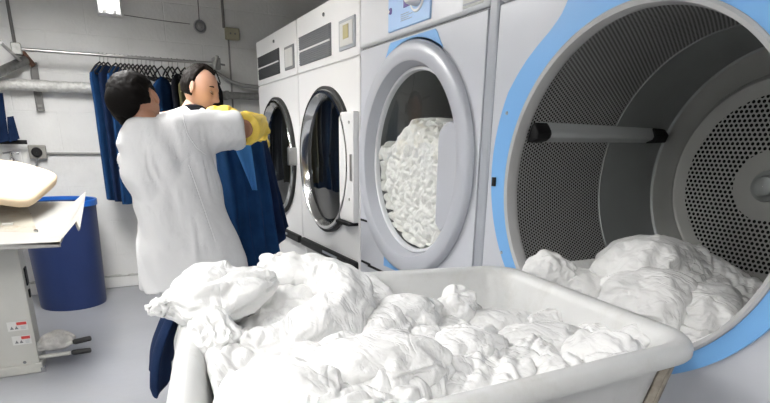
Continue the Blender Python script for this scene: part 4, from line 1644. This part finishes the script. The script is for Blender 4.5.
# rail with hangers and hung garments along the back wall
YR = 5.22
ra, rb = at(16, 48, Y=YR), at(216, 64.3, Y=YR)
ZR = (ra.z + rb.z) / 2
ra.z = rb.z = ZR
rail = thing('clothes_rail', (.3, YR, ZR), 'long steel clothes rail carrying hangers across the back wall', 'rail')
MB().tube([ra, rb + Vector((.02, 0, 0))], .0125, 14).build('rail_tube', STEEL, rail)
e = MB()
e.box((rb.x - .03, YR - .03, ZR - .045), (rb.x + .035, YR + .03, ZR + .045))
e.box((rb.x - .012, YR + .02, ZR - .02), (rb.x + .018, WY - .002, ZR + .02))
e.tube([(rb.x - .02, YR - .03, ZR - .05), (rb.x + .01, YR - .035, ZR + .06)], .014, 10)
e.build('rail_bracket', GALV, rail, bevel=.006)
MB().tube([(rb.x + .02, YR, ZR), (rb.x + .075, YR, ZR - .005)], .008, 10).build('end_peg', DARK_GREY, rail)
e = MB()
e.box((ra.x - .03, YR - .03, ZR - .04), (ra.x + .035, YR + .03, ZR + .04))
e.box((ra.x - .014, YR + .02, ZR - .02), (ra.x + .014, WY - .002, ZR + .02))
e.build('rail_clamp', GALV, rail, bevel=.006)
for k in (0,):
    pass


def make_hanger(x, rot, label, w=.40, g='clothes hangers on the rail', mat_=None):
    t = thing('clothes_hanger', (x, YR, ZR), label, 'hanger', g)
    R = Matrix.Rotation(rot, 3, 'Z')
    o = Vector((x, YR, ZR))
    P = lambda a, z: o + R @ Vector((a, 0, z))
    hk = [P(.018 * sin(q), .0155 * cos(q)) for q in [(-1.5 + 3.6 * k / 10) for k in range(11)]]
    hk += [P(.004, -.03), P(0, -.05)]
    MB().tube(hk, .0032, 8).build('hook', STEEL, t)
    MB().tube([P(0, -.05), P(w * .25, -.085), P(w * .5, -.14), P(w * .47, -.150), P(0, -.150), P(-w * .47, -.150), P(-w * .5, -.14), P(-w * .25, -.085), P(0, -.05)], .006, 8).build('shoulder_bar', mat_ or BLACK, t)
    return t


E_LAB = 'thin black clothes hanger hanging empty on the steel rail'
spots = [(103.5, 1.16), (120.5, 1.2), (124.5, 1.22), (128.5, 1.2), (132.5, 1.24), (136.8, 1.2), (141, 1.22), (145.5, 1.2), (149.5, 1.23), (153.5, 1.2), (168, 1.2), (171.5, 1.18), (190, 1.2), (195, 1.16)]
proto = None
for i, (px, rot) in enumerate(spots):
    x = at(px, 60, Y=YR).x
    if i == 0:
        proto = make_hanger(x, rot, E_LAB)
    else:
        c = proto.copy()
        COL.objects.link(c)
        c.location = (x, YR, ZR)
        c.rotation_euler = (0, 0, rot - spots[0][1])
        for ch in proto.children:
            d = ch.copy()
            COL.objects.link(d)
            d.parent = c

GG = 'work clothes hung on the rail'


def hung(px, rot, ln, w, material, label, name='work_garment', thick=.045, seed=0.0, hl='black clothes hanger carrying a garment', zt=-.075):
    x = at(px, 60, Y=YR).x
    make_hanger(x, rot, hl, w * .92)
    R = Matrix.Rotation(rot, 3, 'Z')
    o = Vector((x, YR, ZR))
    mb = MB()
    rg = []
    n = 48
    prof = [(zt, .035, .3), (zt - .015, .09, .5), (zt - .04, w * .34, .7), (zt - .075, w * .5, .9), (zt - .12, w * .53, 1.0)]
    prof += [(zt - .12 - (ln - .12) * q / 14, w * (.53 - .05 * min(q / 3, 1) + .03 * q / 14), 1.0) for q in range(1, 15)]
    for i, (z, hw, f) in enumerate(prof):
        q = i / len(prof)
        ring = []
        for j in range(n):
            a = 2 * pi * j / n
            s_ = cos(a)
            th = thick * .5 * f * (1 if sin(a) >= 0 else -1) * abs(sin(a)) ** .6
            wv = .010 * q * (sin(s_ * 7 + seed) + sin(s_ * 13 + seed * 2 + q * 2) * .6)
            ring.append(mb.bm.verts.new(o + R @ Vector((hw * s_, th + wv, z + .01 * q * sin(s_ * 5 + seed)))))
        rg.append(ring)
    mb.skin(rg)
    return tag(mb.build(name, material, angle=80), label, 'clothing', GG)


hung(99.5, 1.12, 1.03, .36, ROYAL, 'long royal blue work garment, leftmost on the rail, beside the bare wall', seed=.4, hl='black clothes hanger carrying the leftmost long blue garment')
hung(107.5, 1.14, 1.04, .36, NAVY, 'navy work garment second from the left on the rail, partly behind the dark-haired woman', seed=1.3, hl='black clothes hanger carrying the second blue garment from the left')
hung(115.5, 1.14, 1.06, .36, ROYAL, 'blue work garment on the rail, behind the head of the woman', seed=2.2, hl='black clothes hanger right above the dark hair of the woman')
hung(161, 1.1, .95, .40, ROYAL, 'royal blue work garment on the rail, between the heads of the two people', seed=3.1, hl='black clothes hanger carrying the blue garment between the two heads', zt=-.13)
hung(177, 1.15, .9, .38, DARKC, 'black garment on the rail, just left of the head of the man', seed=4.0, hl='black clothes hanger carrying the black garment left of the man', zt=-.10)
hung(184, 1.1, .9, .36, OLIVE, 'olive garment on the rail, directly behind the head of the man', seed=5.2, hl='black clothes hanger carrying the olive garment', zt=-.12)
hung(214, 1.1, .85, .30, DARKC, 'black garment at the right end of the rail, behind the face of the man', seed=6.1, hl='black clothes hanger nearest the right end of the rail', zt=-.13)

# ------------------------------------------------------------------ services on the back wall
YP = 5.37
p0, p1 = at(0, 85, Y=YP), at(255, 95.5, Y=YP)
zp = (p0.z + p1.z) / 2
pipe = thing('wall_pipe', (.3, YP, zp), 'thick lagged pipe running level along the back wall under the clothes rail', 'pipe')
x1 = at(112, 85, Y=YP).x
f = MB()
f.tube([(LX + .02 + (x1 - LX) * k / 60, YP, zp) for k in range(61)], [.043 + .003 * sin(k * 2.1) for k in range(61)], 20)
f.build('foil_lagging', FOIL, pipe)
MB().tube([(x1 - .05, YP, zp), (1.6, YP, zp)], .031, 18).build('bare_pipe', GALV, pipe)
for xx in (.38, 1.12):
    MB().box((xx - .015, YP - .036, zp - .036), (xx + .015, WY - .001, zp + .036)).build('pipe_clip', GALV, pipe, bevel=.005)

# pipe running out from the wall towards the camera, at the left
q0 = at(22, 62, Y=5.40)
fp = thing('steel_pipe', q0, 'thin steel pipe running from the back wall towards the camera at the left edge', 'pipe')
MB().tube([q0, at(0, 42, Y=4.75)], .012, 14).build('pipe_run', STEEL, fp)
MB().lathe([(-.0, .0), (-.0, .024), (.05, .024), (.055, .0)], (q0.x, q0.y, q0.z), axis='Y', n=20).build('pipe_collar', GALV, fp)
bp_ = MB().tube([at(26, 60, Y=5.38), at(10, 67, Y=5.30), at(-25, 84, Y=5.12)], [.032, .032, .032], 18).build('branch_pipe', GALV)
tag(bp_, 'short slanting galvanised pipe meeting the back wall above the lagged pipe, at the left edge', 'pipe')
# vertical conduit at the upper left
c = at(7, 0, Y=5.43)
cp = thing('wall_conduit', (c.x, 5.43, 2.0), 'dark vertical conduit on the back wall at the upper left, above the rail clamp', 'conduit')
MB().tube([(c.x, 5.43, 1.93), (c.x, 5.43, CZ - .002)], .012, 12).build('conduit_tube', DARKCAB, cp)
MB().box((c.x - .028, 5.41, 2.30), (c.x + .028, WY - .001, 2.325)).build('conduit_clip', GALV, cp, bevel=.003)
# wooden batten and steel strut
w0, w1 = at(22, 52, Y=5.40), at(34, 66, Y=5.40)
mb = MB()
mb.tube([w0, w1], .022, 4)
bt = mb.build('wooden_batten', WOOD, bevel=.003)
tag(bt, 'short brown wooden batten slanting on the wall below the rail clamp', 'batten')
s0, s1 = at(32.5, 62, Y=5.42), at(40, 111, Y=5.42)
st = thing('wall_strut', s0, 'slotted dark steel strut fixed upright on the back wall behind the lagged pipe', 'bracket')
mb = MB()
mb.box((s0.x - .028, 5.415, s1.z), (s0.x - .016, WY - .001, s0.z))
mb.box((s0.x + .016, 5.415, s1.z), (s0.x + .028, WY - .001, s0.z))
mb.box((s0.x - .028, 5.44, s1.z), (s0.x + .028, WY - .001, s0.z))
mb.build('strut_channel', DARKCAB, st, bevel=.002)
MB().box((s0.x - .022, 5.425, s1.z + .03), (s0.x + .022, 5.442, s1.z + .05)).build('strut_cleat', GALV, st)
MB().box((s0.x - .022, 5.425, s1.z - .0), (s0.x + .022, 5.442, s1.z + .012)).build('strut_end', GALV, st)

# socket box with conduit running right
sb = at(38, 152, Y=WY)
sk = thing('socket_box', sb, 'square grey socket box with round black outlet on the back wall', 'socket')
MB().box((sb.x - .062, WY - .055, sb.z - .055), (sb.x + .062, WY - .001, sb.z + .055)).build('box', BOXGREY, sk, bevel=.008)
MB().lathe([(-.076, .001), (-.076, .026), (-.068, .036), (-.054, .040)], (sb.x - .005, WY, sb.z - .002), axis='Y', n=28).build('outlet', BLACK, sk)
MB().tube([(sb.x + .0, WY - .05, sb.z - .05), (sb.x - .02, WY - .055, sb.z - .09), (sb.x - .035, WY - .045, sb.z - .2)], .008, 10).build('flex_lead', DARK_GREY, sk)
sc_ = at(60, 153.5, Y=WY)
MB().tube([(sb.x + .06, WY - .016, sc_.z), (.9, WY - .016, sc_.z)], .010, 10).build('conduit_run', CABLE, sk)
# chrome tap and black peg bar with blue cloths at the left edge
tp = at(12, 158, Y=5.38)
tap = thing('water_tap', tp, 'small chrome tap on the back wall left of the socket box', 'tap')
MB().tube([(tp.x, WY - .001, tp.z), (tp.x, 5.36, tp.z), (tp.x + .005, 5.32, tp.z - .01), (tp.x + .005, 5.315, tp.z - .06)], [.016, .018, .017, .014], 14).build('spout', CHROME, tap)
MB().tube([(tp.x - .055, 5.37, tp.z + .035), (tp.x, 5.37, tp.z + .045), (tp.x + .055, 5.37, tp.z + .035)], .009, 10).build('tap_handle', CHROME, tap)
MB().tube([(tp.x, 5.37, tp.z), (tp.x, 5.37, tp.z + .045)], .008, 10).build('spindle', CHROME, tap)
pbz = at(12, 142, Y=5.36)
bar = MB().tube([(pbz.x - .35, 5.36, pbz.z), (at(27, 142, Y=5.36).x, 5.36, pbz.z)], .016, 12).build('peg_bar', BLACK)
peg = tag(bar, 'black bar on the back wall under the blue cloths at the left edge', 'bar')
mb = MB()
GB = 'blue cloths over the black bar'
o = curtain('blue_cloth', (at(-8, 93, Y=5.31), at(3, 93, Y=5.31)), (at(-6, 144, Y=5.31), at(9, 141, Y=5.31)), .03, NAVY, None, 1, .008, 2, 14, 30)
tag(o, 'navy cloth at the left edge of the photo, hanging down to the black bar', 'cloth', GB)
o = curtain('blue_cloth', (at(7, 117, Y=5.30), at(13.5, 116, Y=5.30)), (at(9, 142, Y=5.30), at(20, 139, Y=5.30)), .03, NAVY, None, 1, .006, 4, 12, 30)
tag(o, 'short navy cloth strip nearest the socket box, hanging above the black bar', 'cloth', GB)

# round fitting with a drop lead, junction box, conduits
bl = at(199.5, 27, Y=WY)
be = thing('wall_bell', bl, 'round metal bell on the upper back wall with a thin lead going up', 'bell')
MB().lathe([(-.001, .052), (-.02, .055), (-.032, .048), (-.034, .034), (-.022, .028), (-.022, .016), (-.045, .012), (-.047, .001)], (bl.x, WY, bl.z), axis='Y', n=32).build('bell_dome', STEEL, be)
MB().lathe([(-.0345, .047), (-.037, .040), (-.0345, .034)], (bl.x, WY, bl.z), axis='Y', n=32).build('bell_rim', DARK_GREY, be)
MB().tube([(bl.x - .0, WY - .008, bl.z + .05), (bl.x + .004, WY - .008, bl.z + .3), (bl.x - .006, WY - .008, CZ - .002)], .004, 8).build('bell_lead', DARKCAB, be)
jb = at(231.5, 34.5, Y=WY)
jt = thing('junction_box', jb, 'ivory junction box on the upper back wall between two vertical conduits', 'box')
MB().box((jb.x - .062, WY - .05, jb.z - .048), (jb.x + .062, WY - .001, jb.z + .048)).build('box', BOX, jt, bevel=.008)
MB().box((jb.x - .05, WY - .054, jb.z - .037), (jb.x + .05, WY - .05, jb.z + .037)).build('cover', BOX, jt, bevel=.003)
for a in (-.02, .02):
    MB().lathe([(-.057, .0), (-.057, .007), (-.054, .008)], (jb.x + a, WY, jb.z), axis='Y', n=12).build('screw', DARK_GREY, jt)
cx = at(223, 20, Y=WY).x
MB().tube([(cx, WY - .013, jb.z + .045), (cx, WY - .013, CZ - .002)], .012, 10).build('upper_conduit', DARKCAB, jt)
cx = at(229.5, 60, Y=WY).x
MB().tube([(cx, WY - .011, jb.z - .045), (cx, WY - .011, 1.2)], .008, 10).build('lower_conduit', CABLE, jt)
# sagging grey cable from the rail end to behind the white machine
pts = [at(x, y, Y=5.34) for x, y in ((214, 71), (222, 76), (232, 82), (243, 85.5), (256, 87), (270, 88))]
cb = MB().tube(pts, [.013, .014, .016, .017, .018, .018], 12).build('grey_cable', CABLE)
tag(cb, 'thick grey cable sagging from the rail end to the white machine at the back', 'cable')
pts = [at(x, y, Y=WY - .006) for x, y in ((124, 15), (140, 17.5), (165, 21), (190, 24))]
cb = MB().tube(pts, .003, 8).build('thin_cable', DARKCAB)
tag(cb, 'thin cable on the upper back wall running from the wall light to the bell', 'cable')

# wall light: upright twin tube fitting
l0, l1 = at(98, 15, Y=5.42), at(122, 17, Y=5.42)
xa, xb, zb = l0.x, l1.x, (l0.z + l1.z) / 2
wl = thing('wall_light', ((xa + xb) / 2, WY, zb), 'upright twin-tube fluorescent light high on the back wall', 'light')
mb = MB()
mb.box((xa, 5.435, zb), (xb, WY - .001, CZ - .05))
mb.box((xa, 5.395, zb), (xa + .012, 5.44, CZ - .05))
mb.box((xb - .012, 5.395, zb), (xb, 5.44, CZ - .05))
mb.box((xa, 5.385, zb), (xb, 5.44, zb + .016))
mb.build('light_housing', WHITE_ENAMEL, wl, bevel=.003)
for f_ in (.30, .70):
    x = xa + (xb - xa) * f_
    MB().tube([(x, 5.41, zb + .05), (x, 5.41, CZ - .08)], .026, 14).build('fluorescent_tube', TUBE_LIGHT, wl)
    MB().tube([(x, 5.41, zb + .014), (x, 5.41, zb + .052)], .018, 14).build('tube_holder', WHITE_ENAMEL, wl)

# ------------------------------------------------------------------ blue bin
yb = 5.02
rb_ = .275
bx = at(97, 200, Y=yb).x - rb_
zb_ = at(60, 199, Y=yb).z
bn = thing('waste_bin', (bx, yb, 0), 'large round blue plastic bin on the floor by the back wall', 'bin')
MB().lathe([(.0, .001), (.0, rb_ * .86), (.02, rb_ * .875), (zb_ - .09, rb_ * .955), (zb_ - .03, rb_ * .965), (zb_ - .03, rb_ * .94), (.04, rb_ * .84), (.035, .001)], (bx, yb, 0), axis='Z', n=72).build('bin_body', BIN, bn)
MB().lathe([(zb_ - .045, rb_ * .962), (zb_ - .045, rb_ * 1.0), (zb_ - .004, rb_ * 1.005), (zb_, rb_ * .99), (zb_ - .002, rb_ * .945), (zb_ - .06, rb_ * .938)], (bx, yb, 0), axis='Z', n=72).build('bin_rim', BINRIM, bn)

# ------------------------------------------------------------------ press table at the left
pr = thing('press_table', (-.75, 3.65, 0), 'old enamelled pressing table with sloping metal tray and cream padded top, at the left edge', 'pressing table')
ZT = .80
mb = MB()
xr = -.445
mb.box((xr - .60, 3.52, .012), (xr, 3.72, .83))
mb.box((xr - .62, 3.50, .0), (xr + .012, 3.74, .055))
cabn = mb.build('cabinet', CABM, pr, bevel=.006)
MB().lathe([(.0, .0), (.0, .014), (.03, .016), (.034, .001)], (xr + .012, 3.51, .0), axis='Z', n=16).build('foot_bolt', CHROME, cabn)
MB().lathe([(3.498, .0), (3.498, .008), (3.50, .009)], (xr - .07, 0, .075), axis='Y', n=12).build('screw', DARK_GREY, cabn)
for (a0, b0), (a1, b1) in (((-.565, .262), (-.468, .315)), ((-.555, .178), (-.464, .230))):
    lb = MB().box((a0, 3.516, b0), (a1, 3.5205, b1)).build('warning_label', PAPER, cabn)
    MB().box((a0 + .045, 3.513, b1 - .020), (a1 - .004, 3.517, b1 - .004)).build('red_stripe', RED, lb)
    for k in range(2):
        cx_ = a0 + .02 + k * .022
        MB().prism([(cx_ - .009, b0 + .010), (cx_ + .009, b0 + .010), (cx_, b0 + .028)], 3.513, 3.517, axis='Y').build('warning_triangle', DARK_GREY, lb)
    for k in range(3):
        MB().box((a0 + .062, 3.514, b0 + .008 + k * .007), (a1 - .01, 3.517, b0 + .0105 + k * .007)).build('print_line', MID_GREY, lb)
# rocker switches on the side of the cabinet
MB().box((xr - .002, 3.58, .50), (xr + .008, 3.65, .60)).build('switch', BLACK, cabn, bevel=.003)
MB().box((xr - .002, 3.60, .425), (xr + .008, 3.64, .47)).build('switch', BLACK, cabn, bevel=.003)
# two pedals with black rubber grips
for k, (pa, pb) in enumerate((((44, 349), (91, 338)), ((40, 357), (91, 350)))):
    a, b = at(*pa, Y=3.55), at(*pb, Y=3.50)
    mid = a.lerp(b, .60)
    pd_ = MB()
    pd_.tube([Vector((xr - .02, a.y, a.z)), mid], .012, 10)
    pdl = pd_.build('pedal', CABM, pr, bevel=.002)
    MB().tube([a.lerp(b, .62), a.lerp(b, .66), a.lerp(b, .98), b], [.012, .016, .015, .010], 14).build('pedal_grip', RUBBER, pdl)
# sloping tray
fl, frr = at(0, 243.5, Y=3.30), at(60, 241.5, Y=3.30)
br_, bl_ = at(80, 201, Y=3.92), at(-1, 201, Y=3.92)
mb = MB()


def slab(mb, P, dn):
    t_ = [mb.bm.verts.new(Vector(q)) for q in P]
    b_ = [mb.bm.verts.new(Vector(q) + Vector(dn)) for q in P]
    mb.skin([t_, b_])


ext = Vector((-.30, 0, 0))
slab(mb, [fl + ext, frr, br_, bl_ + ext], (0, 0, -.018))
slab(mb, [fl + ext, frr, frr + Vector((0, .012, 0)), fl + ext + Vector((0, .012, 0))], (0, 0, -.03))
tray = mb.build('tray', TRAYM, pr, bevel=.003)
mb = MB()
slab(mb, [at(60.5, 240.5, Y=3.32), at(76.4, 221.5, Y=3.55), at(80, 229.6, Y=3.55), at(85, 199, Y=3.88), at(86.3, 190.5, Y=3.92), at(72.5, 203, Y=3.88)], (-.010, 0, -.012))
mb.build('tray_flange', TRAYM, tray, bevel=.002)
mb = MB()
i0, i1 = at(28, 206, Y=3.80), at(37, 237, Y=3.40)
slab(mb, [at(26, 204, Y=3.84), at(37, 232, Y=3.46), at(35, 236, Y=3.42), at(0, 244, Y=3.36) + ext, at(-2, 214, Y=3.7) + ext], (0, 0, .012))
ins = mb.build('inner_plate', mat('worn_plate', (.34, .32, .27), .5, var=.25, vscale=8, dirt=(.22, .15, .08), dirt_amt=.7, dscale=9), tray)
e0, e1 = at(0, 240, Y=3.45), at(31, 214, Y=3.72)
rr = MB().tube([e0, e1], .005, 8).build('rod', DARKCAB, tray)
bp3 = at(36.5, 233, Y=3.45)
MB().lathe([(.0, .0), (.0, .014), (.018, .012), (.022, .001)], (bp3.x, bp3.y, bp3.z), axis='Z', n=16).build('corner_bolt', CHROME, tray)
# gusset plate under the tray
slab_ = MB()
slab_.box((xr - .05, 3.53, .80), (xr - .002, 3.70, .86))
slab_.build('tray_bracket', CABM, pr)
# padded board: a rounded cushion tilted towards the room
outl = [(-70, 163, 3.98), (-30, 160, 3.98), (0, 161, 3.97), (15, 162.5, 3.96), (28, 165.5, 3.94), (42, 169.5, 3.91), (52, 173, 3.88), (57, 176, 3.85), (56, 180, 3.81), (50, 186, 3.74), (42, 193, 3.66),
        (34, 199.5, 3.60), (28, 202.5, 3.57), (18, 203, 3.55), (0, 200.5, 3.52), (-30, 198, 3.50), (-70, 196, 3.50)]
op = [at(px, py, Y=yy) for px, py, yy in outl]
ctr = sum(op, Vector()) / len(op)
nrm = Vector((.05, -.45, .9)).normalized()
tipp = op[7]
mb = MB()
rg = []
for sc_, up_ in ((.0, .030), (.45, .029), (.75, .026), (.90, .020), (.97, .012), (1.0, .0), (.995, -.022), (.97, -.032), (.5, -.034), (.0, -.034)):
    rg.append([mb.bm.verts.new(ctr + (q - ctr) * max(sc_, .002) + nrm * up_) for q in op])
mb.skin(rg)
mb.build('padded_top', CREAM, pr, angle=70)['label'] = 'cream padded top'
MB().tube([(tipp.x - .45, 3.72, ZT + .02), (tipp.x - .45, 3.72, tipp.z - .03)], .05, 16).build('pad_post', CABM, pr)
MB().box((tipp.x - .62, 3.60, tipp.z - .07), (tipp.x - .25, 3.84, tipp.z - .03)).build('pad_carrier', CABM, pr, bevel=.005)
# rag lying on the upper pedal
rgp = at(57, 340, Y=3.54)
crumple_blob('rag', rgp + Vector((0, .02, .005)), (.075, .05, .040), .1, 21.5, 'grey crumpled rag lying on the pedals of the pressing table', None, amp=.016, scale=16, sub=4, m=RAG, cat='rag')

# ------------------------------------------------------------------ pipes on the left wall (mirrored in the machine doors)
for k, (z, r) in enumerate(((2.25, .05), (1.95, .04))):
    t_ = MB().tube([(LX + .12, -1.0, z), (LX + .12, 5.2, z)], r, 16).build('wall_pipe', GALV)
    tag(t_, ('upper' if k == 0 else 'lower') + ' of two galvanised pipes along the left wall, seen mirrored in the washer glass', 'pipe')

# ------------------------------------------------------------------ unseen ceiling lights, put in to light the room
def unseen_ceiling_light(x, y, zc, ln, wd, power, label, along='Y'):
    t = thing('unseen_ceiling_light', (x, y, zc), label, 'light', 'unseen ceiling lights')
    hx, hy = (wd / 2, ln / 2) if along == 'Y' else (ln / 2, wd / 2)
    mb = MB()
    mb.box((x - hx, y - hy, zc), (x + hx, y + hy, zc + .03))
    mb.box((x - hx, y - hy, zc - .15), (x - hx + .01, y + hy, zc + .01))  # deep skirts, shaped to keep the upper back wall dark
    mb.box((x + hx - .01, y - hy, zc - .15), (x + hx, y + hy, zc + .01))
    mb.box((x - hx, y - hy, zc - .15), (x + hx, y - hy + .01, zc + .01))
    mb.box((x - hx, y + hy - .01, zc - .15), (x + hx, y + hy, zc + .01))
    mb.build('light_housing', WHITE_ENAMEL, t)
    MB().box((x - hx + .012, y - hy + .012, zc - .044), (x + hx - .012, y + hy - .012, zc - .036)).build('diffuser', emit('diffuser_glow', (1.0, .985, .96), power), t)
    r = MB()
    for sg in (-1, 1):
        p_ = (x, y + sg * hy * .7) if along == 'Y' else (x + sg * hx * .7, y)
        r.tube([(*p_, zc + .03), (*p_, CZ - .001)], .006, 8)
    r.build('hanging_rods', STEEL, t)


unseen_ceiling_light(-.75, .9, 2.60, 1.5, .5, 13, 'unseen fluorescent ceiling light nearest the laundry cart')
unseen_ceiling_light(-.15, 3.5, 2.5, 1.5, .5, 31, 'unseen fluorescent ceiling light over the two people')
unseen_ceiling_light(-.6, -1.5, 2.6, 1.5, .5, 26, 'unseen fluorescent ceiling light behind the camera')
unseen_ceiling_light(-1.9, 1.4, 2.6, 1.5, .5, 17, 'unseen ceiling light along the left wall, added to brighten the machine fronts evenly')  # extra unseen fixture, added to even out the light on the machine fronts

w = bpy.data.worlds.new('world')
scene.world = w
w.use_nodes = True
w.node_tree.nodes['Background'].inputs[0].default_value = (.8, .85, .9, 1)
w.node_tree.nodes['Background'].inputs[1].default_value = .05

scene.view_settings.view_transform = 'Standard'
scene.view_settings.look = 'None'
scene.view_settings.gamma = 1
scene.view_settings.exposure = 0.22
scene.cycles.use_denoising = True
scene.cycles.max_bounces = 8
scene.cycles.transparent_max_bounces = 8
